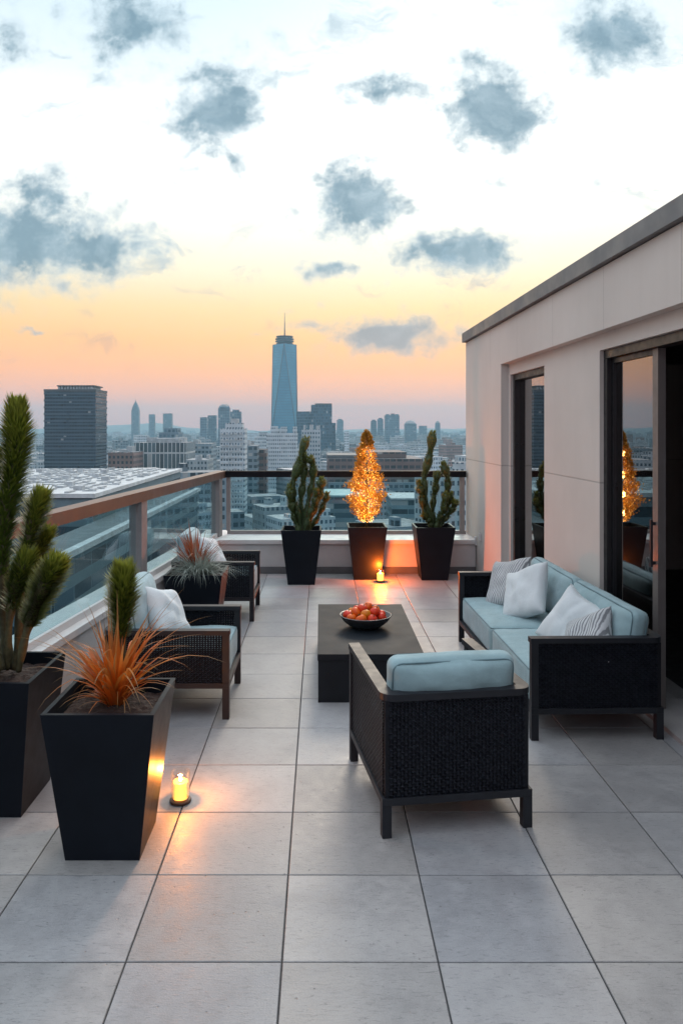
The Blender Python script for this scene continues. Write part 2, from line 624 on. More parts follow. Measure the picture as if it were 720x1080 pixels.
mb = MB()
mb.hexa([PL(-.24, -4, -.39), PL(.085, -4, -.39), PL(.085, 9.4, -.39), PL(-.24, 9.4, -.39),
         PL(-.24, -4, .37), PL(.085, -4, .37), PL(.085, 9.4, .37), PL(-.24, 9.4, .37)])
mb.build('wall_body', M['ledge'], pw)
mb = MB()
mb.hexa([PL(-.26, -4, .372), PL(.105, -4, .372), PL(.105, 9.385, .372), PL(-.26, 9.385, .372),
         PL(-.26, -4, .42), PL(.105, -4, .42), PL(.105, 9.385, .42), PL(-.26, 9.385, .42)])
mb.bevel(.006).build('coping', M['ledge_cap'], pw)
pf = thing('parapet_wall', 'low pale ledge wall across the far end of the terrace behind the three tall planters', 'wall', (.3, 9.8, 0))
xl = L(9.95) - .25 - .3
MB().box(xl, 1.62, -.385, .5, -.39, .37).build('wall_body', M['ledge'], pf)
MB().box(xl, 1.625, -.41, .52, .372, .42).bevel(.006).build('coping', M['ledge_cap'], pf)
MB().box(xl + .34, 1.62, -.402, -.387, .002, .085).build('skirting', M['skirting'], pf)

# left glass railing
rl = thing('glass_railing', 'glass railing with bronze handrail on the left edge of the terrace', 'railing', (L(3), 3, .42), 0, 'glass railings round the terrace')


def RL(off, Y, z):
    return Vector((L(Y) + off - L(3), Y - 3, z - .42))


def rl_box(o0, o1, Y0, Y1, z0, z1):
    b = MB()
    b.hexa([RL(o0, Y0, z0), RL(o1, Y0, z0), RL(o1, Y1, z0), RL(o0, Y1, z0),
            RL(o0, Y0, z1), RL(o1, Y0, z1), RL(o1, Y1, z1), RL(o0, Y1, z1)])
    return b


rl_box(-.065, .065, -4, 10.0, 1.155, 1.245).bevel(.008).build('handrail', M['rail'], rl)
posts = [9.72, 6.77, 3.82, .87, -2.08]
for Y in posts:
    rl_box(-.055, .055, Y - .075, Y + .075, .421, 1.154).bevel(.005).build('post', M['post'], rl)
rl_box(-.03, .03, -4, 9.64, .421, .47).bevel(.004).build('bottom_rail', M['ledge_cap'], rl)
for a, c in zip(posts[1:], posts[:-1]):
    rl_box(-.006, .006, a + .085, c - .085, .472, 1.153).build('glass_panel', M['rail_glass'], rl)
# far glass railing
rf = thing('glass_railing', 'glass railing with dark handrail across the far end facing the skyline', 'railing', (.3, 9.95, .42), 0, 'glass railings round the terrace')
x0, x1 = L(9.95) - .3 + .067, 1.6
MB().box(x0, x1, -.05, .05, .745, .825).bevel(.008).build('handrail', M['rail_dark'], rf)
MB().box(x0 + .02, x1, -.025, .025, .001, .045).bevel(.004).build('bottom_rail', M['post'], rf)
for xa, w in ((-1.206 - .3, .05), (1.9 - .3 - .05, .06)):
    MB().box(xa - w / 2, xa + w / 2, -.03, .03, .046, .744).bevel(.004).build('post', M['post'], rf)
MB().box(x0 + .03, -1.206 - .3 - .03, -.006, .006, .047, .743).build('glass_panel', M['rail_glass'], rf)
MB().box(-1.206 - .3 + .03, 1.9 - .3 - .085, -.006, .006, .047, .743).build('glass_panel', M['rail_glass'], rf)

# ------------------------------------------------------------------ rooftop house on the right
house = thing('rooftop_house', 'warm grey flat-roofed rooftop house with glass doors along the right side', 'building', (0, 0, 0))


def wb(b, u0, u1, d0, d1, z0, z1, dz=0.0):
    """dz lifts the top per metre of u"""
    b.hexa([W(u1, d0, z0), W(u1, d1, z0), W(u0, d1, z0), W(u0, d0, z0),
            W(u1, d0, z1 + dz * u1), W(u1, d1, z1 + dz * u1), W(u0, d1, z1 + dz * u0), W(u0, d0, z1 + dz * u0)])
    return b


SL = .001
ZS, ZO, ZR = 2.495, 2.375, 2.932
UE = 14.0
R0 = 1.86          # where the recessed bay starts
mb = MB()
wb(mb, 0, UE, 0, .42, ZS, ZR, SL)                # upper band
wb(mb, 0, R0, 0, .42, -.39, ZS)                  # far pier
wb(mb, R0, 1.94, .08, .42, -.39, ZS)
wb(mb, 1.94, 3.12, .08, .42, ZO, ZS)
wb(mb, 3.12, 4.45, .08, .42, -.39, ZS)
wb(mb, 4.45, 7.5, .08, .42, ZO, ZS)
wb(mb, 7.5, UE, .08, .42, -.39, ZS)
wb(mb, 0, .3, .42, 7, -.39, ZR)                  # far end wall
wb(mb, .3, UE, 6.7, 7, -.39, ZR)
wb(mb, UE - .3, UE, .42, 6.7, -.39, ZR)
mb.build('wall', M['wall'], house)
mb = MB()
wb(mb, -.04, UE + .04, -.045, 7.04, ZR + .008 + SL * 0, ZR + .128, SL)
for v in mb.b.verts:                              # underside follows the fall of the roof
    if v.co.z < ZR + .02:
        v.co.z += SL * max(0, (WY0 - v.co.y))
mb.bevel(.006).build('coping', M['coping'], house)
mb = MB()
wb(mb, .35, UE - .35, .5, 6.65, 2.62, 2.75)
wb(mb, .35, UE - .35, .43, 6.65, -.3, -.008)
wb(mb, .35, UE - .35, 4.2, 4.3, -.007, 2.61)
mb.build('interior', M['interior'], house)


def opening_frame(u0, u1, name):
    b = MB()
    for (a, c, z0, z1) in ((u0 + .001, u0 + .062, .031, ZO - .064), (u1 - .062, u1 - .001, .031, ZO - .064), (u0 + .001, u1 - .001, ZO - .062, ZO - .001)):
        wb(b, a, c, .11, .21, z0, z1)
    return b.bevel(.004).build(name, M['black'], house)


w1 = opening_frame(1.94, 3.12, 'window')
b = MB()
wb(b, 1.941, 3.119, .085, .34, -.006, .03)
b.build('sill', M['reveal'], w1)
b = MB()
wb(b, 2.004, 3.056, .166, .174, .032, ZO - .065)
b.build('pane', M['pane'], w1)
d1 = opening_frame(4.45, 7.5, 'door_frame')
b = MB()
wb(b, 4.451, 7.499, .06, .35, -.006, .028)
b.bevel(.004).build('threshold', M['reveal'], d1)
b = MB()
wb(b, 4.514, 4.545, .145, .195, .03, ZO - .065)
wb(b, 4.546, 5.173, .147, .193, .03, .075)
wb(b, 4.546, 5.173, .147, .193, ZO - .10, ZO - .066)
sd = b.bevel(.003).build('sliding_door', M['black'], house)
b = MB()
wb(b, 5.175, 5.25, .145, .195, .03, ZO - .065)
b.bevel(.003).build('stile', M['bronze'], sd)
b = MB()
wb(b, 5.205, 5.222, .112, .126, .92, 1.22)
wb(b, 5.206, 5.221, .127, .144, .935, .955)
wb(b, 5.206, 5.221, .127, .144, 1.185, 1.205)
b.build('handle', M['frame'], sd)
b = MB()
wb(b, 4.547, 5.172, .166, .174, .077, ZO - .102)
b.build('pane', M['pane'], sd)
for (u, z, w_, h_) in ((.62, .36, .055, .10), (.86, .45, .05, .09)):
    o = MB()
    wb(o, u, u + w_, -.022, -.001, z, z + h_)
    o = o.bevel(.004).build('outlet', M['ledge_cap'], house)
# the lower storeys that carry the terrace
b = MB()
b.prism([(L(-4) - .2, -3.98), (9.2, -3.98), (9.0, 10.25), (L(10.25) - .2, 10.25)], -49.9, -.41)
b.build('lower_storeys', facade('host_facade', (.40, .39, .38), (.05, .06, .07), 3.4, 2.6, .6, .55), house)

# ------------------------------------------------------------------ soft furnishings
def rbox_bm(w, d, h, r, bulge=0.0, seed=0, wr=.007, cuts=22):
    b = bmesh.new()
    bmesh.ops.create_cube(b, size=2)
    bmesh.ops.subdivide_edges(b, edges=b.edges[:], cuts=cuts, use_grid_fill=True)
    hs = Vector((w / 2, d / 2, h / 2))
    for v in b.verts:
        q = v.co.copy()
        p = Vector((q.x * hs.x, q.y * hs.y, q.z * hs.z))
        i = Vector([max(-hs[k] + r, min(hs[k] - r, p[k])) for k in range(3)])
        e = p - i
        if e.length > 1e-9:
            p = i + e.normalized() * r
        fade = (1 - abs(q.x) ** 4) * (1 - abs(q.y) ** 4)
        if abs(q.z) > .99:
            p.z += math.copysign(bulge * fade, q.z)
        n = noise.noise_vector(Vector((p.x * 5 + seed * 7.1, p.y * 5, p.z * 5)))
        p += n * wr
        cr_ = noise.noise(Vector((p.x * 9 + seed * 3.7, p.y * 16 + p.x * 7, seed + p.z * 3)))
        p.z += .0085 * (1 - abs(cr_) * 2.2) * fade * (1 if q.z > 0 else -1) * abs(q.z)
        v.co = p
    for f in b.faces:
        f.smooth = True
    return b


def edge_loop(w, d, r, z, inset):
    w, d = w / 2 - inset, d / 2 - inset
    pts = []
    for cx, cy, a0 in ((w - r, d - r, 0), (-w + r, d - r, 90), (-w + r, -d + r, 180), (w - r, -d + r, 270)):
        for k in range(5):
            a = Rd(a0 + 22.5 * k)
            pts.append(Vector((cx + r * math.cos(a), cy + r * math.sin(a), z)))
    return pts


def cushion(name, w, d, h, parent, loc, rot=(0, 0, 0), r=.035, bulge=.012, seed=0, mat=None, piping=True):
    b = MB()
    b.b.free()
    b.b = rbox_bm(w, d, h, r, bulge, seed)
    o = b.build(name, mat or M['blue'], parent, loc)
    o.rotation_euler = rot
    if piping:
        p = MB()
        for sgn in (1, -1):
            pts = edge_loop(w, d, r * .9, sgn * (h / 2 - r * .29), r * .29 - .001)
            pts = [q + noise.noise_vector(Vector((q.x * 5 + seed * 7.1, q.y * 5, q.z * 5))) * .007 for q in pts]
            # finer along the straight runs
            fine = []
            for i, q in enumerate(pts):
                n_ = pts[(i + 1) % len(pts)]
                k = max(1, int((n_ - q).length / .06))
                for j in range(k):
                    c = q.lerp(n_, j / k)
                    fine.append(c)
            p.tube(fine, .0048, 6, closed=True)
        p.build('piping', M['blue_piping'], o)
    return o


def throw_pillow(label, mat, loc, rot, size=.42, thick=.075, seed=0, group='throw pillows on the seats'):
    """loc and rot in world space; the pillow lies in its own xz plane"""
    b = MB()
    n = 26
    grid = {}
    for sgn in (1, -1):
        for i in range(n + 1):
            for j in range(n + 1):
                u, v = -1 + 2 * i / n, -1 + 2 * j / n
                edge = i in (0, n) or j in (0, n)
                if edge and sgn == -1:
                    grid[(-1, i, j)] = grid[(1, i, j)]
                    continue
                x = u * size / 2 * (1 - .09 * (1 - v * v))
                z = v * size / 2 * (1 - .09 * (1 - u * u))
                t = thick * max(0, (1 - u ** 4)) ** .55 * max(0, (1 - v ** 4)) ** .55
                nz = noise.noise(Vector((u * 1.8 + seed * 3.3, v * 1.8, sgn * 2.0 + seed)))
                fold = noise.noise(Vector((u * 4.2 + seed, v * 1.5 - seed, 5 + sgn)))
                t *= 1 + .22 * nz + .10 * fold
                sag = -.02 * (1 - v) * (1 - u * u) * .3
                grid[(sgn, i, j)] = b.b.verts.new((x, sgn * t, z + sag + .012 * nz))
    for sgn in (1, -1):
        for i in range(n):
            for j in range(n):
                q = [grid[(sgn, i, j)], grid[(sgn, i + 1, j)], grid[(sgn, i + 1, j + 1)], grid[(sgn, i, j + 1)]]
                f = b.b.faces.new(q if sgn == -1 else q[::-1])
                f.smooth = True
    o = b.build('throw_pillow', mat, None, loc)
    o.rotation_euler = rot
    tag(o, label, 'pillow', group)
    return o


def lounge_seat(name, label, cat, loc, rz, w, d, arm, leg, seat, back, n_seat=1, n_back=None, group=None, back_mat=None, seed=0):
    """woven lounge seat; local +y is the front"""
    t = thing(name, label, cat, loc, rz, group)
    hw, hd = w / 2, d / 2
    ps = .042
    # legs
    for sx in (-1, 1):
        for sy in (-1, 1):
            MB().box(sx * hw - (ps if sx > 0 else 0), sx * hw + (ps if sx < 0 else 0),
                     sy * hd - (ps if sy > 0 else 0), sy * hd + (ps if sy < 0 else 0), 0, leg).bevel(.004).build('leg', M['frame'], t)
    # lower frame ring + posts + top rail
    fr = MB()
    fz = leg + .034
    fr.box(-hw, hw, hd - .04, hd, leg + .001, fz)
    fr.box(-hw, hw, -hd, -hd + .04, leg + .001, fz)
    fr.box(-hw, -hw + .04, -hd + .041, hd - .041, leg + .001, fz)
    fr.box(hw - .04, hw, -hd + .041, hd - .041, leg + .001, fz)
    for sx in (-1, 1):
        x0 = sx * hw - (ps if sx > 0 else 0)
        fr.box(x0, x0 + ps, hd - ps, hd, fz + .001, arm - .031)
    fr.bevel(.004)
    # the U-shaped top rail with rounded rear corners
    tr = .055
    rc = .06
    outer, inner = [], []
    outer.append((-hw - .004, hd + .004))
    inner.append((-hw + tr, hd + .004))
    for (cx, cy, a0, a1) in ((-hw + rc, -hd + rc, 180, 270), (hw - rc, -hd + rc, 270, 360)):
        for k in range(6):
            a = Rd(a0 + (a1 - a0) * k / 5)
            outer.append((cx + (rc + .004) * math.cos(a), cy + (rc + .004) * math.sin(a)))
            inner.append((cx + max(.006, rc - tr) * math.cos(a), cy + max(.006, rc - tr) * math.sin(a)))
    outer.append((hw + .004, hd + .004))
    inner.append((hw - tr, hd + .004))
    rail = MB()
    rings = []
    for o_, i_ in zip(outer, inner):
        rings.append([Vector((*o_, arm - .03)), Vector((*i_, arm - .03)), Vector((*i_, arm)), Vector((*o_, arm))])
    rail.rings(rings)
    for f in rail.b.faces:
        f.smooth = False
    rail.bevel(.005, 2)
    fr.build('frame', M['frame'], t)
    rail.build('top_rail', M['frame'], t)
    # woven panels
    z0, z1 = fz + .001, arm - .031
    MB().box(-hw + .008, -hw + .02, -hd + .03, hd - ps - .001, z0, z1).build('woven_panel', M['wicker'], t)
    MB().box(hw - .02, hw - .008, -hd + .03, hd - ps - .001, z0, z1).build('woven_panel', M['wicker'], t)
    MB().box(-hw + .03, hw - .03, -hd + .008, -hd + .02, z0, z1).build('woven_panel', M['wicker'], t)
    # rear corner posts behind the weave
    for sx in (-1, 1):
        x0 = sx * (hw - .014) - (.024 if sx > 0 else 0)
        MB().box(x0, x0 + .024, -hd + .010, -hd + .034, z0, z1 - .001).bevel(.006).build('corner_post', M['wicker_dark'], t)
    MB().box(-hw + .045, hw - .045, -hd + .045, hd - .045, leg + .002, leg + .03).build('seat_deck', M['black'], t)
    # cushions
    iw = w - .09
    sd_ = d - .045 - .03
    sh = seat - (leg + .036)
    for i in range(n_seat):
        cw = iw / n_seat
        cx = -iw / 2 + cw * (i + .5)
        cushion('seat_cushion', cw - .006, sd_, sh, t, (cx, .018, leg + .036 + sh / 2), seed=seed + i, r=.03)
    nb = n_back or n_seat
    bt = .12
    bh = back - seat + .01
    for i in range(nb):
        cw = iw / nb
        cx = -iw / 2 + cw * (i + .5)
        cushion('back_cushion', cw - .008, bh, bt, t, (cx, -hd + .045 + bt / 2 + .025, seat + bh / 2 - .004),
                (Rd(90 + 9), 0, 0), r=.05, bulge=.032, seed=seed + 5 + i, mat=back_mat)
    return t


F_POS = (.555, 3.78, 0)
lounge_seat('lounge_armchair', 'dark woven armchair with its back to the viewer and one teal back cushion', 'armchair',
            F_POS, Rd(8.0), .69, .82, .63, .14, .40, .765, seed=1)
lounge_seat('lounge_armchair', 'dark woven armchair nearest on the left with a white pillow, behind the bronze grass planter', 'armchair',
            (-.955, 5.04, 0), Rd(-90), .70, .78, .55, .19, .415, .80, group='armchairs along the left railing', back_mat=M['paleblue'], seed=2)
lounge_seat('lounge_armchair', 'dark woven armchair farther along the left railing, past the planter of blue fescue', 'armchair',
            (-1.01, 7.42, 0), Rd(-90), .70, .78, .555, .19, .415, .80, group='armchairs along the left railing', back_mat=M['paleblue'], seed=3)
SOFA = (1.575, 5.41, 0)
lounge_seat('lounge_sofa', 'dark woven two-seat sofa with teal cushions against the right wall', 'sofa',
            SOFA, Rd(91.3), 2.06, .77, .59, .15, .38, .72, n_seat=2, seed=9)


def on_sofa(x, y, z):
    a = Rd(91.3)
    return Vector((SOFA[0] + x * math.cos(a) - y * math.sin(a), SOFA[1] + x * math.sin(a) + y * math.cos(a), z))


throw_pillow('ribbed grey pillow at the far end of the sofa behind a white pillow', M['stripe'], on_sofa(.72, .05, .55), (Rd(28), Rd(14), Rd(91 + 28)), .43, .07, 1)
throw_pillow('plain white pillow in front of the ribbed one on the far half of the sofa', M['white'], on_sofa(.33, .02, .56), (Rd(30), Rd(22), Rd(91 + 34)), .42, .078, 2)
throw_pillow('plain white pillow on the near half of the sofa, mostly behind the arm', M['white'], on_sofa(-.50, -.05, .53), (Rd(30), Rd(-20), Rd(91 + 26)), .40, .08, 3)
throw_pillow('ribbed grey pillow at the near end of the sofa beside the arm', M['stripe'], on_sofa(-.76, -.04, .495), (Rd(34), Rd(28), Rd(91 + 30)), .38, .075, 4)
throw_pillow('white pillow on the nearest left armchair', M['white'], (-1.03, 5.06, .57), (Rd(34), Rd(-16), Rd(-90 - 24)), .37, .08, 5)
throw_pillow('white pillow on the farther left armchair, half hidden behind the blue fescue', M['white'], (-1.08, 7.46, .57), (Rd(34), Rd(-12), Rd(-90 - 20)), .37, .08, 6)

# ------------------------------------------------------------------ coffee table, bowl, fruit
ct = thing('coffee_table', 'long low charcoal block coffee table in the middle of the terrace', 'table', (.33, 5.69, 0))
b = MB()
b.box(-.35, .35, -.71, .71, .276, .318)
b.bevel(.005).build('table_top', M['table'], ct)
b = MB()
b.box(-.346, .346, -.706, .706, .0, .273)
b.bevel(.004).build('table_base', M['table'], ct)
BX, BY, BZ = .335, 5.66, .319
bw = MB()
bw.lathe([(.0, 0), (.085, 0), (.125, .018), (.165, .05), (.192, .088), (.196, .094), (.190, .097), (.180, .090), (.155, .058), (.115, .03), (.06, .02), (.0, .018)], (0, 0, 0), 48, caps=False)
bo = bw.build('fruit_bowl', M['bowl'], None, (BX, BY, BZ))
tag(bo, 'wide dark bowl heaped with fruit on the coffee table', 'bowl')
fr = random.Random(4)
spots = []
for k in range(9):
    a = 2 * PI * k / 9 + .2
    spots.append((.128 * math.cos(a), .128 * math.sin(a), .085))
for k in range(6):
    a = 2 * PI * k / 6 + .5
    spots.append((.078 * math.cos(a), .078 * math.sin(a), .117))
spots += [(.02, .03, .145), (-.03, -.02, .14)]
kinds = ['red', 'orange', 'red', 'yellow', 'red', 'orange', 'orange', 'red', 'red', 'orange', 'yellow', 'red', 'orange', 'yellow', 'red', 'orange', 'red']
for (x, y, z), kd in zip(spots, kinds):
    r = fr.uniform(.034, .043)
    f = MB()
    f.ball((0, 0, 0), r, 3, (1, 1, .9))
    ax = Vector((fr.uniform(-1, 1), fr.uniform(-1, 1), fr.uniform(.2, 1))).normalized()
    for v in f.b.verts:
        n = v.co.normalized()
        dd = n.dot(Vector((0, 0, 1)))
        v.co *= 1 - .16 * max(0, (dd - .8) / .2) + .05 * noise.noise(v.co * 40 + Vector((x, y, z)) * 99)
    o = f.build('fruit', M[kd], None, (BX + x + fr.uniform(-.008, .008), BY + y + fr.uniform(-.008, .008), BZ + z))
    o.rotation_euler = (fr.uniform(-.9, .9), fr.uniform(-.9, .9), fr.uniform(0, 6))
    s = MB()
    s.tube([(0, 0, r * .72), (.001, .001, r * .98), (.005, .002, r * 1.08)], [.0035, .0025, .002], 6)
    s.build('stalk', M['stalk'], o)
    tag(o, {'red': 'glossy red fruit piled in the dark bowl', 'orange': 'orange fruit piled in the dark bowl', 'yellow': 'yellow-orange fruit piled in the dark bowl'}[kd],
        'fruit', kd + ' fruit heaped in the bowl')


# ------------------------------------------------------------------ planters
def make_planter(name, label, loc, rz=0.0, wb_=.31, wt=.463, h=.635, group='tapered charcoal planters'):
    t = thing(name, label, 'planter', loc, rz, group)
    pot = MB()
    th = .02

    def sq(w, z):
        return [Vector((sx * w / 2, sy * w / 2, z)) for sx, sy in ((-1, -1), (1, -1), (1, 1), (-1, 1))]
    hs = .07
    wi = wt - 2 * th - (wt - wb_) * hs / h
    pot.rings([sq(wb_, 0.0), sq(wt, h), sq(wt - 2 * th, h), sq(wi, h - hs), sq(wi - .01, h - hs - .03)])
    for f in pot.b.faces:
        f.smooth = False
    pot.bevel(.0045, 2)
    pot.build('pot', M['pot'], t)
    s = MB()
    n = 22
    ws = wi - .012
    vs = {}
    for i in range(n + 1):
        for j in range(n + 1):
            x, y = -ws / 2 + ws * i / n, -ws / 2 + ws * j / n
            z = h - hs + .012 + .014 * noise.noise(Vector((x * 30, y * 30, loc[0]))) + .02 * (1 - (2 * x / ws) ** 2) * (1 - (2 * y / ws) ** 2)
            vs[i, j] = s.b.verts.new((x, y, z))
    for i in range(n):
        for j in range(n):
            s.b.faces.new((vs[i, j], vs[i + 1, j], vs[i + 1, j + 1], vs[i, j + 1]))
    s.build('soil', M['soil'], t)
    return t


PFRONT = (-.908, 3.315)
PBACK = (-1.575, 3.70)
PMID = (-1.012, 6.235)
PL_ = (-.222, 8.89)
PC_ = (.555, 9.17)
PR_ = (1.352, 9.14)
pp = make_planter('tapered_planter', 'tall tapered charcoal planter in front, holding bronze grass beside the glass candle', (*PFRONT, 0))
make_planter('tapered_planter', 'larger charcoal planter at the left edge of the photo with the big spiky succulent', (*PBACK, 0), 0, .38, .50, .64)
for (x, y), lb in ((PMID, 'charcoal planter between the two left armchairs with blue fescue and russet spikes'),
                   (PL_, 'leftmost of the three charcoal planters in front of the far ledge'),
                   (PC_, 'charcoal planter with the glowing golden tree, lit orange by a candle'),
                   (PR_, 'rightmost of the three charcoal planters in front of the far ledge')):
    c = copy_tree(pp)
    c.location = (x, y, 0)
    c['label'] = lb
SOIL = .58


# ------------------------------------------------------------------ plants
def smooth_path(pts, n=18):
    pts = [Vector(p) for p in pts]
    P = [pts[0] * 2 - pts[1]] + pts + [pts[-1] * 2 - pts[-2]]
    out = []
    segs = len(pts) - 1
    for k in range(n + 1):
        t = k / n * segs
        i = min(int(t), segs - 1)
        f = t - i
        p0, p1, p2, p3 = P[i:i + 4]
        out.append(.5 * ((2 * p1) + (p2 - p0) * f + (2 * p0 - 5 * p1 + 4 * p2 - p3) * f * f + (3 * p1 - p0 - 3 * p2 + p3) * f ** 3))
    return out


def set_along(o, vals):
    a = o.data.attributes.new('along', 'FLOAT', 'POINT')
    a.data.foreach_set('value', vals)


def needle_stem(parent, pts, r0, r1, n, ln, up=.6, seed=0, start=.15, mat='needle', stem='stem', nw=.0045, lobes=0.0):
    """a stem with a coat of needles; pts relative to the parent"""
    rg = random.Random(seed)
    path = smooth_path(pts, 22 if lobes == 0 else 44)
    N = len(path)
    rad = []
    for i in range(N):
        f = i / (N - 1)
        r = r0 + (r1 - r0) * f
        r *= 1 + lobes * math.sin(f * 24 + seed)
        if f > .9:
            r *= math.sqrt(max(.03, 1 - ((f - .9) / .1) ** 2 * .95))
        rad.append(r)
    s = MB()
    s.tube(path, rad, 10)
    so = s.build('stem', M[stem], parent)
    nb = MB()
    al = []
    for k in range(n):
        f = start + (1 - start) * rg.random() ** .8
        x = f * (N - 1)
        i = min(int(x), N - 2)
        p = path[i].lerp(path[i + 1], x - i)
        d = (path[i + 1] - path[i]).normalized()
        a = Vector((rg.gauss(0, 1), rg.gauss(0, 1), rg.gauss(0, 1)))
        a = (a - d * a.dot(d)).normalized()
        r = rad[i]
        tipf = max(0, (f - .86) / .14)
        dr = (a * (1 - .55 * tipf) + d * (up + 1.2 * tipf) + Vector((0, 0, .15))).normalized()
        b0 = p + a * r * .8
        l = ln * rg.uniform(.65, 1.2) * (.55 + .45 * min(1, (f - start) / .3 + .2))
        sd_ = d.cross(a).normalized()
        w = nw * rg.uniform(.7, 1.2)
        m1 = b0 + dr * l * .55 + a * l * .06
        tp = b0 + dr * l + Vector((0, 0, -.05 * l)) + a * l * .1
        v = [nb.b.verts.new(q) for q in (b0 - sd_ * w, b0 + sd_ * w, m1 + sd_ * w * .8, m1 - sd_ * w * .8, tp)]
        nb.b.faces.new((v[0], v[1], v[2], v[3]))
        nb.b.faces.new((v[3], v[2], v[4]))
        al += [f * .5, f * .5, f * .5 + .25, f * .5 + .25, f * .5 + .5]
    no = nb.build('needles', M[mat], so, fixn=False)
    set_along(no, al)
    return so


def blades(name, parent, mat, n, l0, l1, spread, seed, w=.008, base=.03, droop=.35, z0=0.0, off=(0, 0)):
    rg = random.Random(seed)
    b = MB()
    al = []
    for k in range(n):
        az = rg.uniform(0, 2 * PI)
        tilt = spread * rg.random() ** .7
        l = rg.uniform(l0, l1)
        out = Vector((math.cos(az), math.sin(az), 0))
        side = Vector((-math.sin(az), math.cos(az), 0))
        p = Vector((off[0], off[1], z0)) + out * rg.uniform(0, base) + side * rg.uniform(-base, base) * .5
        ang = tilt * .45
        S = 7
        dr = droop * rg.uniform(.3, 1.4) * (.4 + tilt)
        tw = rg.uniform(-.25, .25)
        az_turn = rg.uniform(-.35, .35)
        kink = rg.choice((0, 0, 0, 1)) * rg.uniform(.35, .8)
        ww = w * rg.uniform(.7, 1.25)
        prev = None
        for sidx in range(S + 1):
            f = sidx / S
            wd = ww * (1 - f ** 1.8) * (.75 + .5 * math.sin(PI * min(1, f * 1.6)))
            sd_ = (side + out * tw * f).normalized()
            if sidx == S:
                cur = [b.b.verts.new(p)]
                al.append(1.0)
                b.b.faces.new((prev[0], prev[1], cur[0]))
                b.b.faces.new((prev[1], prev[2], cur[0]))
            else:
                nrm = (out * -math.cos(ang) + Vector((0, 0, math.sin(ang)))) * wd * .35
                cur = [b.b.verts.new(p - sd_ * wd + nrm), b.b.verts.new(p), b.b.verts.new(p + sd_ * wd + nrm)]
                al += [f] * 3
                if prev:
                    b.b.faces.new((prev[0], prev[1], cur[1], cur[0]))
                    b.b.faces.new((prev[1], prev[2], cur[2], cur[1]))
            prev = cur
            ang += (tilt * .75 + dr * f * 1.6) / S + (kink if sidx == 4 else 0)
            az += az_turn / S
            out = Vector((math.cos(az), math.sin(az), 0))
            side = Vector((-math.sin(az), math.cos(az), 0))
            p = p + (out * math.sin(ang) + Vector((0, 0, math.cos(ang)))) * (l / S)
    for f in b.b.faces:
        f.smooth = True
    o = b.build(name, mat, parent, fixn=False)
    set_along(o, al)
    return o


def rel(px, py, Y, root, dy=0.0):
    return at(px, py, Y + dy) - Vector(root)


# big spiky succulent at the left edge
rt = Vector((PBACK[0] + .03, PBACK[1], SOIL))
bc = thing('spiky_succulent', 'big spiky green succulent with thick bottlebrush arms at the left edge of the photo', 'plant', rt)
Yb = rt.y
arms = [
    ([(10, 705, 0), (2, 620, 0), (6, 545, .02), (17, 480, .02), (18, 428, .03)], .024, .050, 2500, .074, .28),
    ([(16, 706, -.03), (21, 650, -.05), (25, 595, -.06), (36, 548, -.07), (44, 522, -.07)], .015, .034, 1000, .064, .38),
    ([(20, 706, .02), (27, 640, .02), (33, 605, 0), (43, 580, 0), (50, 562, 0)], .014, .028, 700, .056, .38),
    ([(20, 708, -.1), (27, 672, -.14), (36, 645, -.17), (49, 615, -.2), (60, 594, -.2)], .015, .037, 1300, .070, .36),
    ([(8, 706, -.06), (10, 660, -.1), (14, 630, -.12), (22, 608, -.13), (29, 586, -.13)], .014, .031, 850, .062, .36),
    ([(2, 706, .05), (-14, 640, .06), (-24, 560, .06), (-12, 510, .06), (-5, 478, .06)], .026, .036, 1100, .06, .25),
    ([(0, 706, -.1), (-16, 650, -.15), (-26, 610, -.18), (-34, 570, -.2)], .024, .032, 700, .06, .3),
]
for k, (pp_, r0, r1, n, ln, st) in enumerate(arms):
    needle_stem(bc, [rel(x, y, Yb, rt, dy) for x, y, dy in pp_], r0, r1, int(n * 1.5), ln, .7, 20 + k, max(.12, st), 'needle', 'stem_brown', .0042, .16)

# front planter: bronze grass and one bottlebrush stem
rt = Vector((PFRONT[0] + .01, PFRONT[1] + .01, SOIL + .005))
fg = thing('bronze_grass', 'clump of arching orange bronze grass in the front tapered planter', 'plant', rt)
blades('blades', fg, M['bronze_glow_leaf'], 120, .26, .60, 1.18, 3, .0092, .03, .40)
blades('low_blades', fg, M['bronze_glow_leaf'], 60, .15, .30, 1.55, 5, .0068, .035, .42)
bs = thing('bottlebrush_succulent', 'single upright bottlebrush stem rising from the bronze grass in the front planter', 'plant', rt + Vector((.01, .05, 0)))
needle_stem(bs, [(0, 0, -.01), (.0, 0, .2), (.005, 0, .40), (.012, 0, .575)], .018, .032, 1900, .076, .75, 41, .46, 'needle', 'stem_brown', .0042)

# planter between the chairs: russet cordyline + blue fescue
rt = Vector((PMID[0] - .02, PMID[1] + .05, SOIL))
cd = thing('russet_cordyline', 'russet spiky cordyline rising behind the blue fescue in the planter between the left armchairs', 'plant', rt)
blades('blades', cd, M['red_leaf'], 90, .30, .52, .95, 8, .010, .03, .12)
rt = Vector((PMID[0] + .02, PMID[1] - .07, SOIL))
fs = thing('blue_fescue', 'low silvery blue fescue tuft spilling over the planter between the left armchairs', 'plant', rt)
blades('blades', fs, M['fescue'], 480, .20, .36, 1.6, 9, .0046, .07, .62)


# far succulents
def far_succulent(label, root, stems, seed):
    t = thing('column_succulent', label, 'plant', root, 0, 'column succulents by the far ledge')
    for k, (pts, r0, r1, n) in enumerate(stems):
        needle_stem(t, [rel(x, y, root[1], root, dy) for x, y, dy in pts], r0, r1, int(n * 1.3), .042, .7, seed + k, .12, 'needle_dark', 'stem', .0075, .34)


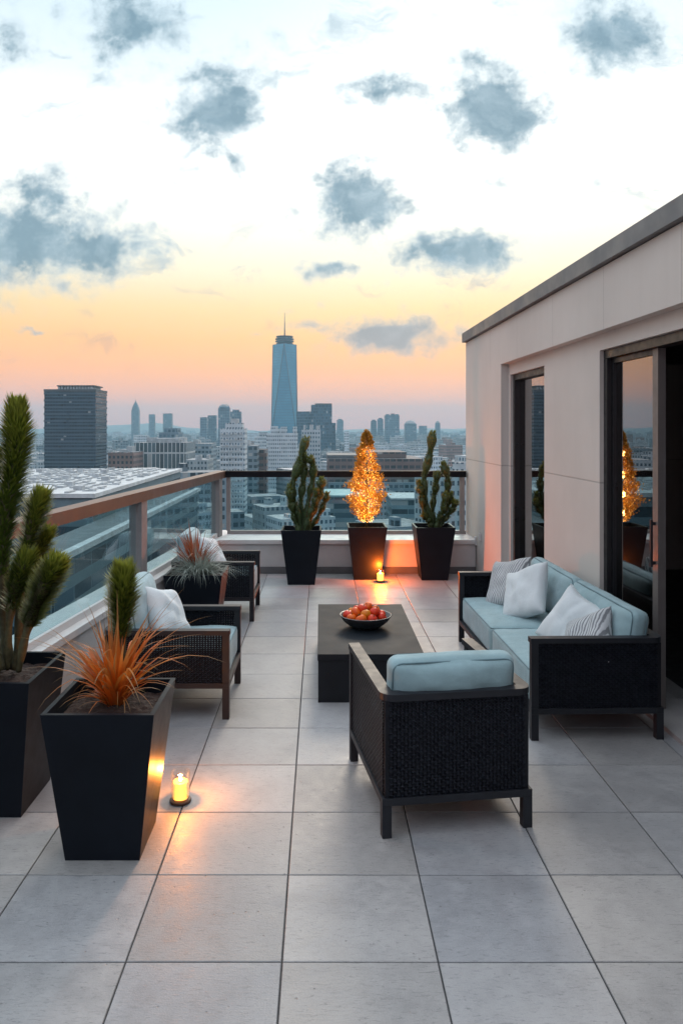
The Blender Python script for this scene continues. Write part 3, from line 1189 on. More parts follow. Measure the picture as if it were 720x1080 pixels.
far_succulent('leaning column succulent with thick curved arms in the leftmost far planter', (PL_[0], PL_[1], SOIL), [
    ([(318, 562, 0), (312, 535, 0), (308, 515, 0), (315, 490, 0), (323, 461, 0)], .028, .050, 520),
    ([(320, 562, .03), (325, 530, .03), (329, 510, .03), (330, 492, .03), (326, 482, .03)], .028, .045, 380),
    ([(322, 562, -.04), (330, 540, -.05), (337, 520, -.06), (339, 505, -.06)], .028, .045, 380),
    ([(316, 562, -.03), (310, 545, -.05), (307, 530, -.05), (305, 512, -.05)], .026, .042, 320),
    ([(324, 562, .05), (334, 547, .05), (342, 530, .06), (345, 520, .06)], .022, .036, 220),
    ([(319, 562, .06), (317, 530, .07), (320, 505, .07), (321, 478, .07)], .026, .044, 360),
    ([(321, 562, -.07), (326, 545, -.09), (332, 530, -.1), (334, 516, -.1)], .024, .038, 260)], 60)
far_succulent('column succulent with one tall arm and fanned low arms in the rightmost far planter', (PR_[0], PR_[1], SOIL), [
    ([(457, 558, 0), (449, 530, 0), (447, 505, 0), (453, 480, 0), (456, 456, 0)], .026, .048, 500),
    ([(459, 558, .03), (469, 530, .03), (472, 508, .03), (467, 488, .03)], .026, .042, 360),
    ([(461, 558, -.04), (470, 546, -.05), (478, 535, -.05), (480, 528, -.05)], .024, .036, 240),
    ([(455, 558, -.03), (447, 540, -.04), (444, 522, -.04), (441, 508, -.04)], .024, .038, 260),
    ([(460, 558, .05), (464, 545, .05), (474, 530, .06), (475, 520, .06)], .022, .034, 220),
    ([(456, 558, -.06), (451, 548, -.08), (446, 543, -.08)], .022, .030, 140),
    ([(458, 558, .06), (456, 535, .07), (459, 515, .07), (461, 498, .07)], .024, .04, 300),
    ([(459, 558, -.08), (463, 546, -.1), (468, 534, -.1), (470, 520, -.1)], .022, .036, 220)], 80)

# glowing golden tree
rt = Vector((PC_[0], PC_[1], SOIL))
gt = thing('golden_tree', 'slim golden conical tree wound with glowing fairy lights in the middle far planter', 'tree', rt)
b = MB()
b.tube([(0, 0, -.01), (.004, 0, .2), (0, .004, .6), (0, 0, 1.12)], [.016, .013, .009, .003], 8)
b.build('trunk', M['stem_brown'], gt)
rg = random.Random(12)
leaf, bulbs = MB(), MB()
HT = 1.20


def tree_r(f):
    return (.05 + .145 * min(1, f / .26) ** .8) * min(1, (1 - f) / .72) ** .85 + .010


cl = [(rg.uniform(.03, .97), rg.uniform(0, 2 * PI)) for _ in range(220)]
for k in range(7500):
    f, a = cl[rg.randrange(len(cl))]
    f = min(.995, max(.0, f + rg.gauss(0, .022)))
    a += rg.gauss(0, .25)
    r = tree_r(f) * (1.05 - .75 * rg.random() ** 2.0) * (1 + .38 * noise.noise(Vector((f * 11, a * 1.6, 2)))) * (1.28 if rg.random() < .10 else 1)
    p = Vector((r * math.cos(a), r * math.sin(a), .09 + f * (HT - .09)))
    d = Vector((math.cos(a) + rg.gauss(0, .6), math.sin(a) + rg.gauss(0, .6), rg.gauss(.5, .6))).normalized()
    s_ = d.cross(Vector((rg.gauss(0, 1), rg.gauss(0, 1), rg.gauss(0, 1)))).normalized()
    l, w = rg.uniform(.018, .038), rg.uniform(.005, .010)
    leaf.quad(p, p + d * l * .5 + s_ * w, p + d * l, p + d * l * .5 - s_ * w)
leaf.build('foliage', M['gold'], gt, fixn=False)
nb_ = 620
for k in range(nb_):
    f = (k + .5) / nb_
    f = 1 - math.sqrt(1 - f * .985)
    a = k * 2.399 + rg.uniform(-.4, .4)
    r = tree_r(f) * rg.uniform(.5, 1.1)
    bulbs.ball((r * math.cos(a), r * math.sin(a), .09 + f * (HT - .09)), rg.uniform(.0024, .0040), 1)
fo = bulbs.build('fairy_lights', M['fairy'], gt)
fo['kind'] = 'stuff'
for z_, e_ in ((.20, 4.2), (.42, 4.6), (.66, 3.2), (.92, 1.6)):      # the glow of the string of bulbs inside the crown
    li = bpy.data.lights.new('fairy_light_glow', 'POINT')
    li.energy = e_
    li.color = (1.0, .50, .11)
    li.shadow_soft_size = .05
    lo = bpy.data.objects.new('fairy_light_glow', li)
    COL.objects.link(lo)
    lo.parent = gt
    lo.location = (0, 0, z_)


# ------------------------------------------------------------------ candles
def candle(label, loc, power, col):
    t = thing('glass_candle', label, 'candle', loc, 0, 'lit candles on the floor')
    b = MB()
    b.lathe([(.0, .001), (.050, .001), (.052, .005), (.052, .010), (.049, .014), (.0, .014)], (0, 0, 0), 32, False)
    b.build('stand', M['stand'], t)
    b = MB()
    b.lathe([(.0445, .0145), (.0455, .146), (.0425, .1465), (.0415, .018), (.0, .0175)], (0, 0, 0), 32, False)
    b.build('glass_cylinder', M['jar_glass'], t)
    b = MB()
    b.lathe([(.0, .020), (.037, .020), (.0395, .024), (.0395, .094), (.036, .099), (.014, .093), (.0, .092)], (0, 0, 0), 24, False)
    b.build('wax', M['wax'], t)
    b = MB()
    b.lathe([(.0, .096), (.006, .100), (.009, .107), (.007, .119), (.002, .131), (.0, .135)], (0, 0, 0), 12, False)
    b.build('flame', M['flame'], t)
    li = bpy.data.lights.new('candle_light', 'POINT')
    li.energy = power
    li.color = col
    li.shadow_soft_size = .012
    lo = bpy.data.objects.new('candle_light', li)
    COL.objects.link(lo)
    lo.parent = t
    lo.location = (0, 0, .148)
    return t


cp = candle('lit glass candle on the floor beside the front bronze grass planter', (-.675, 3.66, .001), 8.0, (1.0, .31, .045))
candle('lit glass candle at the foot of the middle far planter', (.700, 8.90, .001), 34.0, (1.0, .16, .012))

# ------------------------------------------------------------------ city
GZ = -50.0
b = MB()
b.quad((-6000, -300, GZ), (6000, -300, GZ), (6000, 7000, GZ), (-6000, 7000, GZ))
gm, t, bs_ = new_mat('city_ground')
tc = t.node('ShaderNodeTexCoord').outputs['Object']
n1 = t.noise(tc, .02, 6, .65)[0]
n2 = t.noise(tc, .15, 5, .7)[0]
c = t.mix(t.rng(n1, .4, .6, 0, 1), (.05, .055, .06, 1), (.16, .165, .17, 1))
c = t.mix(t.rng(n2, .5, .65, 0, .8), c, (.33, .34, .34, 1))
t.put(bs_.inputs['Base Color'], c)
bs_.inputs['Roughness'].default_value = .8
struct(b.build('ground', gm, fixn=False))

FA = {
    'pale': facade('pale_concrete_facade', (.33, .385, .41), (.045, .075, .10), 3.2, 2.1, .5, .48),
    'white': facade('white_facade', (.47, .54, .58), (.07, .115, .15), 3.0, 1.9, .55, .48, roof=(.5, .5, .5)),
    'grey': facade('grey_blue_facade', (.17, .23, .27), (.025, .05, .07), 3.5, 3.0, .7, .5),
    'brick': facade('brown_brick_facade', (.25, .16, .14), (.04, .055, .07), 3.3, 2.6, .5, .5),
    'glass': facade('blue_glass_facade', (.06, .125, .18), (.035, .09, .14), 3.8, 1.6, .88, .78, grough=.08, bright=.03),
    'teal': facade('teal_band_facade', (.15, .22, .25), (.02, .042, .058), 4.0, 9.0, .97, .55, roof=(.34, .38, .39)),
}
FA['tower'] = facade('dark_tower_facade', (.045, .088, .125), (.010, .026, .045), 1.9, 1.5, .93, .55, vary=.02, grough=.12, bright=.01)
FA['spire'] = facade('spire_facade', (.08, .22, .32), (.06, .17, .26), 6.0, 2.4, .94, .85, vary=.02, grough=.1, bright=.0)
FA['apt'] = facade('white_apartment_facade', (.50, .57, .61), (.10, .15, .19), 2.7, 1.45, .55, .42, vary=.05, bright=.1, roof=(.5, .5, .5))
FA['fins'] = facade('finned_facade', (.46, .49, .50), (.045, .075, .09), 16.0, 2.6, .78, .93, vary=.05, bright=.02)
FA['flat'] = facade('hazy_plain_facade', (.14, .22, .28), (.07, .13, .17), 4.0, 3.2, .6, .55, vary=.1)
M['roof_white'] = plain('white_roof', (.46, .49, .50), .85, var=.25, scale=.35)
M['roof_unit'] = plain('roof_unit_metal', (.36, .39, .41), .7, var=.35, scale=.5)
M['dark_unit'] = plain('dark_roof_unit', (.07, .08, .09), .7, var=.3, scale=.5)
M['city_brown'] = facade('umber_facade', (.13, .085, .075), (.03, .03, .035), 4.0, 3.5, .8, .45, vary=.1, roof=(.16, .12, .11))
M['antenna'] = plain('antenna_metal', (.20, .22, .25), .5, .3)
taken = []


def px_box(pl, pr, D, top, depth, mat, name, label, cat='building', group=None, part='tower_body'):
    """a tower standing on the city ground whose front spans the given columns at distance D"""
    x0, x1 = (pl - VX) / F * D, (pr - VX) / F * D
    ht = H - (top - VY) / F * D - GZ
    t = thing(name, label, cat, ((x0 + x1) / 2, D + depth / 2, GZ), 0, group)
    w = x1 - x0
    MB().box(-w / 2, w / 2, -depth / 2, depth / 2, 0, ht).build(part, mat, t)
    taken.append((x0 - 5, x1 + 5, D - 5, D + depth + 5))
    return t, w, ht


def roof_boxes(t, w, d, h, n, seed, mat=None, hmax=4.0, name='roof_unit'):
    rg = random.Random(seed)
    for _ in range(n):
        bw_, bd_ = rg.uniform(.08, .3) * w, rg.uniform(.1, .4) * d
        x, y = rg.uniform(-.5, .5) * (w - bw_), rg.uniform(-.5, .5) * (d - bd_)
        MB().box(x - bw_ / 2, x + bw_ / 2, y - bd_ / 2, y + bd_ / 2, h + .01, h + rg.uniform(.4, 1) * hmax).build(name, mat or M['roof_unit'], t)


# dark office tower on the left
t1, w, h = px_box(47, 101, 420, 413, 22, FA['tower'], 'office_tower', 'dark glass office tower with horizontal bands at the left of the skyline')
bb = MB()
for k in range(27):
    z = h - 1.6 - k * 3.8
    if z < 2:
        break
    bb.box(-w / 2 - .25, w / 2 + .25, -11.25, 11.25, z, z + 1.1)
bb.build('spandrel_bands', plain('tower_band', (.04, .08, .115), .4, var=.1, scale=.1), t1)
MB().box(-w / 2 - .3, w / 2 + .3, -11.3, 11.3, h + .01, h + 1.3).build('parapet', M['dark_unit'], t1)
cr = MB()
for k in range(12):
    x = -w / 2 + 6.5 + k * (w - 8.5) / 12
    cr.box(x, x + 1.1, -8, 8, h + 1.31, h + 3.0)
cr.build('crown_fins', M['roof_unit'], t1)
MB().box(-w / 2 + 6, w / 2 - 1.5, -8.4, 8.4, h + 3.01, h + 3.7).build('crown_cap', M['dark_unit'], t1)

# wide white-roofed building just below, with a lower wing
wr = thing('warehouse', 'wide low building with a white equipment-covered roof below the dark office tower', 'building', (-88, 205, GZ))
taken.append((-135, -36, 95, 270))
hh = -12.8 - GZ
MB().box(-40, 40, -45, 55, 0, hh).build('block_body', FA['teal'], wr)
MB().box(-40.6, 40.6, -45.6, 55.6, hh + .01, hh + .9).build('roof', M['roof_white'], wr)
rg = random.Random(3)
ru = MB()
for i in range(25):
    x = -38.2 + i * 3.15
    for j in range(15):
        y = -42 + j * 6.4
        q = rg.random()
        if q < .55:
            ru.box(x - .5, x + .5, y - 2.2, y + 2.2, hh + .91, hh + 1.25)
        elif q < .8:
            ru.box(x - 1.0, x + .9, y - rg.uniform(.6, 1.4), y + rg.uniform(.6, 1.4), hh + .91, hh + .91 + rg.uniform(.3, 1.1))
        if rg.random() < .3:
            ru.box(x - 1.4, x + 1.7, y + 2.6, y + 2.9, hh + .91, hh + 1.15)
uo = ru.build('roof_units', M['roof_unit'], wr)
uo['kind'] = 'stuff'
MB().box(41, 49.4, -95, 36, 0, -18 - GZ).build('wing', FA['teal'], wr)
MB().box(40.8, 48.4, -95.4, 36.4, -17.99 - GZ, -17.6 - GZ).build('wing_roof', plain('grey_felt_roof', (.10, .125, .14), .8, var=.2, scale=.2), wr)
MB().box(48.41, 49.9, -95.4, 36.4, -17.99 - GZ, -17.0 - GZ).build('roof_edge', M['roof_white'], wr)

t2, w, h = px_box(142, 196, 490, 467, 38, FA['fins'], 'columned_block', 'wide glass block with pale vertical columns right of the dark office tower')
roof_boxes(t2, w, 38, h, 7, 5, None, 3.5)
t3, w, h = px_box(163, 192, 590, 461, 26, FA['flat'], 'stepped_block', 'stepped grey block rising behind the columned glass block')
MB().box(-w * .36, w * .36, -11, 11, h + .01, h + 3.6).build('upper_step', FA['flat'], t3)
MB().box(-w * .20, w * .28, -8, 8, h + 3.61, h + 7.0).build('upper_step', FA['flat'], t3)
t4, w, h = px_box(114, 141, 465, 477, 30, FA['brick'], 'brick_block', 'low brown brick block between the dark tower and the columned block')
roof_boxes(t4, w, 30, h, 4, 6)
t5, w, h = px_box(196, 219, 455, 485, 25, FA['pale'], 'pale_block', 'low pale block to the right of the columned glass block')
roof_boxes(t5, w, 25, h, 4, 7)
t5, w, h = px_box(199, 223, 600, 468, 30, FA['grey'], 'grey_block', 'grey-blue slab just left of the white apartment tower')
roof_boxes(t5, w, 30, h, 3, 8)

# white apartment tower
t6, w, h = px_box(232, 258, 390, 452, 14, FA['apt'], 'apartment_tower', 'white apartment tower with a dense grid of windows behind the far corner of the railing')
bal = MB()
for k in range(17):
    z = h - 3.2 - k * 3.0
    if z < 1:
        break
    for q in range(5):
        x = -w / 2 + .6 + q * (w - 1.0) / 5
        bal.box(x, x + 1.3, -8.0, -7.01, z, z + .9)
bal.build('balconies', M['roof_white'], t6)
MB().box(-w * .3, w * .38, -5, 5, h + .01, h + 3).build('plant_room', FA['apt'], t6)
MB().box(-w * .1, w * .2, -3, 3, h + 3.01, h + 5.2).build('plant_room', M['roof_unit'], t6)
t7, w, h = px_box(259, 271, 440, 470, 16, FA['grey'], 'slab_block', 'narrow grey slab block beside the white apartment tower')
roof_boxes(t7, w, 16, h, 2, 9)
t7, w, h = px_box(271, 281, 455, 474, 14, M['city_brown'], 'red_brown_block', 'small red-brown block left of the second white apartment block')
t8, w, h = px_box(281, 313, 520, 457, 20, FA['apt'], 'apartment_block', 'broad white apartment block below the tall glass spire')
roof_boxes(t8, w, 20, h, 5, 10, FA['apt'], 5)
t9, w, h = px_box(318, 338, 540, 453, 18, FA['white'], 'apartment_block', 'white apartment block behind the leftmost far succulent')
roof_boxes(t9, w, 18, h, 4, 11, None, 4)

# glass spire
D = 1150.0
x0, x1 = (286 - VX) / F * D, (313 - VX) / F * D
wq = (x1 - x0) / 2
top = H + (VY - 362) / F * D - GZ
sp = thing('glass_spire', 'tallest blue glass skyscraper with long triangular facets and a needle antenna', 'skyscraper', ((x0 + x1) / 2, D + wq, GZ))
taken.append((x0 - 8, x1 + 8, D - 8, D + 2 * wq + 8))
b = MB()
zb = 38
b.box(-wq, wq, -wq, wq, 0, zb - .01)
b.build('podium', FA['spire'], sp)
b = MB()
base = [b.b.verts.new((sx * wq, sy * wq, zb)) for sx, sy in ((-1, -1), (1, -1), (1, 1), (-1, 1))]
tp = [b.b.verts.new((q[0] * wq * .93, q[1] * wq * .93, top)) for q in ((0, -1), (1, 0), (0, 1), (-1, 0))]
for i in range(4):
    b.b.faces.new((base[i], base[(i + 1) % 4], tp[i]))
    b.b.faces.new((base[(i + 1) % 4], tp[(i + 1) % 4], tp[i]))
b.b.faces.new(tp)
sm, t, pb = new_mat('spire_glass')
tc = t.node('ShaderNodeTexCoord').outputs['Object']
zz = t.sep(tc)[2]
ln = t.m('LESS_THAN', t.m('FRACT', t.m('DIVIDE', zz, 4.2)), .22)
rn_ = t.noise(tc, .05, 4)[0]
cc = t.mix(ln, t.mix(t.rng(rn_, .3, .7, 0, 1), (.06, .24, .37, 1), (.11, .34, .48, 1)), (.09, .22, .31, 1))
t.put(pb.inputs['Base Color'], cc)
pb.inputs['Roughness'].default_value = .22
pb.inputs['Metallic'].default_value = .35
b.build('faceted_shaft', sm, sp)
b = MB()
for i in range(4):
    for (p, q) in ((base_ := [(-1, -1), (1, -1), (1, 1), (-1, 1)][i], [(0, -1), (1, 0), (0, 1), (-1, 0)][i]), ([(-1, -1), (1, -1), (1, 1), (-1, 1)][(i + 1) % 4], [(0, -1), (1, 0), (0, 1), (-1, 0)][i])):
        b.tube([(p[0] * wq, p[1] * wq, zb), (q[0] * wq * .93, q[1] * wq * .93, top)], .55, 5)
b.build('edge_ribs', M['dark_unit'], sp)
rc_ = wq * .70
b = MB()
for k in range(4):
    z = top + .4 + k * 3.6
    rr = rc_ * (1.06 if k in (1, 2) else .96)
    b.lathe([(rr * .86, z), (rr, z), (rr, z + 1.6), (rr * .86, z + 1.6), (rr * .86, z)], (0, 0, 0), 24, False)
b.build('crown_rings', M['dark_unit'], sp)
MB().lathe([(0, top), (rc_ * .8, top), (rc_ * .8, top + 13), (0, top + 13)], (0, 0, 0), 20, False).build('crown_drum', FA['flat'], sp)
MB().tube([(0, 0, top + 13), (0, 0, top + 28), (0, 0, top + 49)], [1.1, .8, .35], 8).build('antenna', M['antenna'], sp)

# blue towers right of the spire
t_, w, h = px_box(313, 330, 1020, 434, 26, FA['glass'], 'office_tower', 'lower blue glass tower joined to the left of a taller one, right of the spire')
t_, w, h = px_box(328, 350, 990, 427, 24, FA['glass'], 'office_tower', 'taller flat-topped blue glass tower right of the spire')
MB().box(-w * .32, w * .5, -10, 10, h + .01, h + 2).build('parapet', M['dark_unit'], t_)
t_, w, h = px_box(350, 354, 1000, 446, 14, FA['glass'], 'office_tower', 'thin blue glass slab against the right edge of the taller blue tower')

# far skyline silhouettes
FARS = [
    (138.7, 146.3, 1900, 432, 'far_tower', 'distant stepped stone skyscraper with a pointed top above the hills on the left'),
    (157, 163, 1800, 437, 'far_tower', 'distant plain tower, first right of the stepped skyscraper on the left hills'),
    (172, 181, 1800, 436, 'far_tower', 'distant plain tower, second right of the stepped skyscraper on the left hills'),
    (211, 218, 1200, 440, 'far_tower', 'leftmost hazy tower of the cluster left of the white apartment tower'),
    (219, 228, 1250, 438, 'far_tower', 'second hazy tower from the left in the cluster by the white apartment tower'),
    (230, 242, 1100, 430, 'far_tower', 'tallest round-topped hazy tower of the cluster behind the white apartment tower'),
    (243, 254, 1000, 434, 'far_tower', 'darker square tower on the right of the cluster behind the white apartment tower'),
    (355, 362, 1700, 443, 'far_tower', 'small hazy tower just right of the blue glass towers'),
    (363, 368, 900, 455, 'far_tower', 'thin white block below the skyline left of the golden tree'),
    (391, 397, 1500, 444, 'far_tower', 'left of two slim hazy towers right of the golden tree top'),
    (398, 404, 1480, 442, 'far_tower', 'right of two slim hazy towers right of the golden tree top'),
    (406, 421, 1350, 438, 'far_tower', 'broad ribbed hazy tower between the golden tree and the right succulent'),
    (427, 439, 1600, 447, 'far_tower', 'dome-topped hazy tower left of the right succulent'),
    (442, 450, 1900, 449, 'far_tower', 'low pale hazy block left of the right succulent'),
    (459, 464, 1750, 446, 'far_tower', 'slim round-topped hazy tower right of the right succulent'),
]
for i, (a, c_, D, tp_, nm, lb) in enumerate(FARS):
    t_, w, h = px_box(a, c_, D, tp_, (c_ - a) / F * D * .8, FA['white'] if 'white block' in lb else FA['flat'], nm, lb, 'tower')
    if i == 0:
        for k, (f, dz) in enumerate(((.8, 7), (.58, 6), (.36, 4), (.18, 3))):
            MB().box(-w * f / 2, w * f / 2, -w * f / 2, w * f / 2, h + .01, h + dz).build('upper_step', FA['flat'], t_)
            h += dz
        MB().tube([(0, 0, h), (0, 0, h + 7)], [1.0, .4], 6).build('spire', M['antenna'], t_)
    elif i == 5:
        MB().lathe([(w * .5, h + .01), (w * .44, h + 3), (w * .25, h + 5), (0, h + 5.5)], (0, 0, 0), 16, False).build('round_top', FA['flat'], t_)
    elif i == 12:
        MB().lathe([(w * .5, h + .01), (w * .42, h + 4), (w * .2, h + 7), (0, h + 8)], (0, 0, 0), 16, False).build('dome', FA['flat'], t_)
    elif i == 14:
        MB().lathe([(w * .5, h + .01), (w * .3, h + 3), (0, h + 5)], (0, 0, 0), 12, False).build('dome', FA['flat'], t_)
    elif i in (11,):
        for x in (-.3, .05, .35):
            MB().box(w * x - w * .12, w * x + w * .12, -4, 4, h + .01, h + 3.5 - abs(x) * 4).build('upper_step', FA['flat'], t_)
    elif i in (6, 7, 9, 10):
        MB().box(-w * .3, w * .3, -4, 4, h + .01, h + 2.5).build('upper_step', FA['flat'], t_)

# dark arena block and flat teal roofs behind the far railing
t_, w, h = px_box(345, 446, 430, 484, 60, M['city_brown'], 'arena', 'broad dark umber arena block behind the far handrail and the golden tree')
MB().box(-w * .06, w * .34, -22, 22, h + .01, h + 3.6).build('roof_block', M['city_brown'], t_)
MB().box(-w * .50, -w * .12, -26, 20, h + .01, h + 2).build('roof_block', M['dark_unit'], t_)
MB().box(-w * .49, w * .49, -33.5, -30.01, 0, h * .62).build('front_wing', FA['grey'], t_)
t_, w, h = px_box(343, 385, 330, 524, 34, FA['teal'], 'depot', 'flat teal-roofed depot seen through the far glass left of the golden tree')
MB().box(-w * .5 - .5, w * .5 + .5, -17.5, 17.5, h + .01, h + .7).build('roof', plain('teal_roof', (.22, .36, .38), .6, var=.15, scale=.2), t_)
t_, w, h = px_box(413, 470, 345, 527, 30, FA['teal'], 'depot', 'long flat-roofed shed seen through the far glass left of the right succulent')
MB().box(-w * .5 - .5, w * .5 + .5, -15.5, 15.5, h + .01, h + .7).build('roof', M['roof_unit'], t_)

# the dense low city: the nearest as single buildings, the rest as one mass
rg = random.Random(21)


def clash(x0, x1, y0, y1):
    for a, b_, c, d in taken:
        if x0 < b_ and x1 > a and y0 < d and y1 > c:
            return True
    return False


cells = []
cell = 27.0
ca, sa = math.cos(.42), math.sin(.42)
for i in range(-150, 150):
    for j in range(-150, 240):
        gx, gy = i * cell + (i // 4) * 9, j * cell + (j // 3) * 11
        x, y = gx * ca - gy * sa, gx * sa + gy * ca
        x += rg.uniform(-3, 3)
        y += rg.uniform(-3, 3)
        if y < 120 or y > 4600 or abs(x) > 3300:
            continue
        if y < 220 and abs(x) < 40:
            continue
        if y > 1500 and rg.random() < .35:
            continue
        cells.append((x, y))
cells.sort(key=lambda c: c[1])
inview = []
rest = []
for x, y in cells:
    px = VX + F * x / y
    (inview if -70 < px < 505 else rest).append((x, y))
KL = {'pale': 'pale concrete city block', 'white': 'small white city block', 'grey': 'grey-blue city block', 'brick': 'brown brick city block'}
single = 0
massb = {k: MB() for k in ('pale', 'white', 'grey', 'brick')}


def lowrise(b, w, d, h, rg):
    b.box(-w / 2, w / 2, -d / 2, d / 2, 0, h)
    q = rg.random()
    if q < .7:
        for _ in range(rg.randint(1, 4)):
            a, c = rg.uniform(.12, .35) * w, rg.uniform(.12, .4) * d
            xx, yy = rg.uniform(-.5, .5) * (w - a), rg.uniform(-.5, .5) * (d - c)
            b.box(xx - a / 2, xx + a / 2, yy - c / 2, yy + c / 2, h + .01, h + rg.uniform(1.2, 4))
    if q > .55:
        s = rg.choice((-1, 1))
        b.box(min(s * w / 2, s * w / 2 + s * w * .35), max(s * w / 2, s * w / 2 + s * w * .35), -d * .4, d * .4, 0, h * rg.uniform(.4, .8))


near_count = 0
for idx, (x, y) in enumerate(inview + rest):
    seen = idx < len(inview)
    w, d = rg.uniform(13, 23), rg.uniform(13, 23)
    if clash(x - w / 2, x + w / 2, y - d / 2, y + d / 2):
        continue
    far = min(1, y / 1500)
    hgt = rg.choice((8, 10, 13, 16, 20, 24)) * rg.uniform(.8, 1.2)
    if rg.random() < .16 + .1 * far:
        hgt += rg.uniform(8, 18)
    px = VX + F * x / y
    if 240 < px < 345 and y < 440:
        hgt *= .55
    if y < 300 and px < 250:
        hgt *= .6
    k = rg.choices(('pale', 'white', 'grey', 'brick'), (.36, .3, .24, .1))[0]
    rz = .42 + rg.uniform(-.05, .05) + (PI / 2 if rg.random() < .3 else 0)
    if seen and single < 285:
        single += 1
        b = MB()
        lowrise(b, w, d, hgt, rg)
        o = b.build('city_block', FA[k], None, (x, y, GZ))
        o.rotation_euler = (0, 0, rz)
        tag(o, KL[k] + ' among the dense low roofs beyond the railing', 'building', KL[k] + 's of the dense low city')
    else:
        bb = massb[k]
        Mx = Matrix.Translation((x, y, GZ)) @ Matrix.Rotation(rz, 4, 'Z')
        bb.box(-w / 2, w / 2, -d / 2, d / 2, 0, hgt, Mx)
        if y < 1600 and rg.random() < .6:
            a = w * .3
            bb.box(-a / 2, a / 2, -a / 2, a / 2, hgt + .01, hgt + 3, Mx)
for k, bb in massb.items():
    o = bb.build('far_city', FA[k], fixn=False)
    tag(o, {'pale': 'mass of pale', 'white': 'mass of white', 'grey': 'mass of grey-blue', 'brick': 'mass of brown'}[k] + ' far city blocks fading into the haze', 'far city', None, 'stuff')

# hills on the horizon
b = MB()
vs = []
nX, nY = 90, 8
for j in range(nY + 1):
    row = []
    for i in range(nX + 1):
        x = -4600 + 9200 * i / nX
        y = 4700 + 1000 * j / nY
        px = VX + F * x / 4900
        bumpz = math.exp(-((px - 135) / 75) ** 2) * 62 + math.exp(-((px - 560) / 200) ** 2) * 30 + math.exp(-((px + 180) / 160) ** 2) * 60
        z = GZ + (34 + bumpz * (.8 + .4 * noise.noise(Vector((x * .004, y * .004, 0)))) + 10 * noise.noise(Vector((x * .011, 3, 0)))) * math.sin(PI * min(1, j / nY * 1.0))
        row.append(b.b.verts.new((x, y, z)))
    vs.append(row)
for j in range(nY):
    for i in range(nX):
        f = b.b.faces.new((vs[j][i], vs[j][i + 1], vs[j + 1][i + 1], vs[j + 1][i]))
        f.smooth = True
struct(b.build('hills', plain('hill', (.11, .13, .13), .9, var=.4, scale=.01)))

# air
b = MB()
b.box(-6100, 6100, -310, 7100, GZ - 1.2, 205)
hz = b.build('haze', [])
hm = bpy.data.materials.new('haze')
hm.use_nodes = True
hm.node_tree.nodes.clear()
ho = hm.node_tree.nodes.new('ShaderNodeOutputMaterial')
hv = hm.node_tree.nodes.new('ShaderNodeVolumePrincipled')
hv.inputs['Color'].default_value = (.44, .75, .93, 1)
hv.inputs['Density'].default_value = .00024
hv.inputs['Anisotropy'].default_value = .2
hm.node_tree.links.new(hv.outputs[0], ho.inputs['Volume'])
hz.data.materials.append(hm)
hz['kind'] = 'stuff'

# ------------------------------------------------------------------ sky
world = bpy.data.worlds.new('World')
scene.world = world
world.use_nodes = True
t = NT(world.node_tree)
bg = world.node_tree.nodes['Background']
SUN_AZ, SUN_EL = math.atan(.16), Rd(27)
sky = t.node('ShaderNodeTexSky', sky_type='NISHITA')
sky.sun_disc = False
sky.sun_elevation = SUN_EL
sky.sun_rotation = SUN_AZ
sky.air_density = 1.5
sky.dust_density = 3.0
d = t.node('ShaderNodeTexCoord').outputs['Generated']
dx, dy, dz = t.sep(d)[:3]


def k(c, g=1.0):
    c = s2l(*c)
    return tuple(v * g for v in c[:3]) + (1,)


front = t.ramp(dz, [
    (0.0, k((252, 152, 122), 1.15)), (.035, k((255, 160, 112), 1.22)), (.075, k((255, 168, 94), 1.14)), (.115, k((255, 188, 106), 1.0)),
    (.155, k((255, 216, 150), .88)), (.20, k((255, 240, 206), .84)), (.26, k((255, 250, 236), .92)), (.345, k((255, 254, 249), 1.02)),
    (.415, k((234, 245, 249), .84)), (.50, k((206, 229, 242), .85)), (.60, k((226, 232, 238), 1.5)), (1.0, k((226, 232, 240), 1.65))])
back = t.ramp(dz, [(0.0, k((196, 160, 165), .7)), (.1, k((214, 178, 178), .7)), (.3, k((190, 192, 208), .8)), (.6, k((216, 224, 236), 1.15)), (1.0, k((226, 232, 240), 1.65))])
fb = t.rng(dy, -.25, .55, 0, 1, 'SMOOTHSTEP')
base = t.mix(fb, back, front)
base = t.mix(.05, base, t.v('MULTIPLY', sky.outputs[0], (.1, .1, .1)))
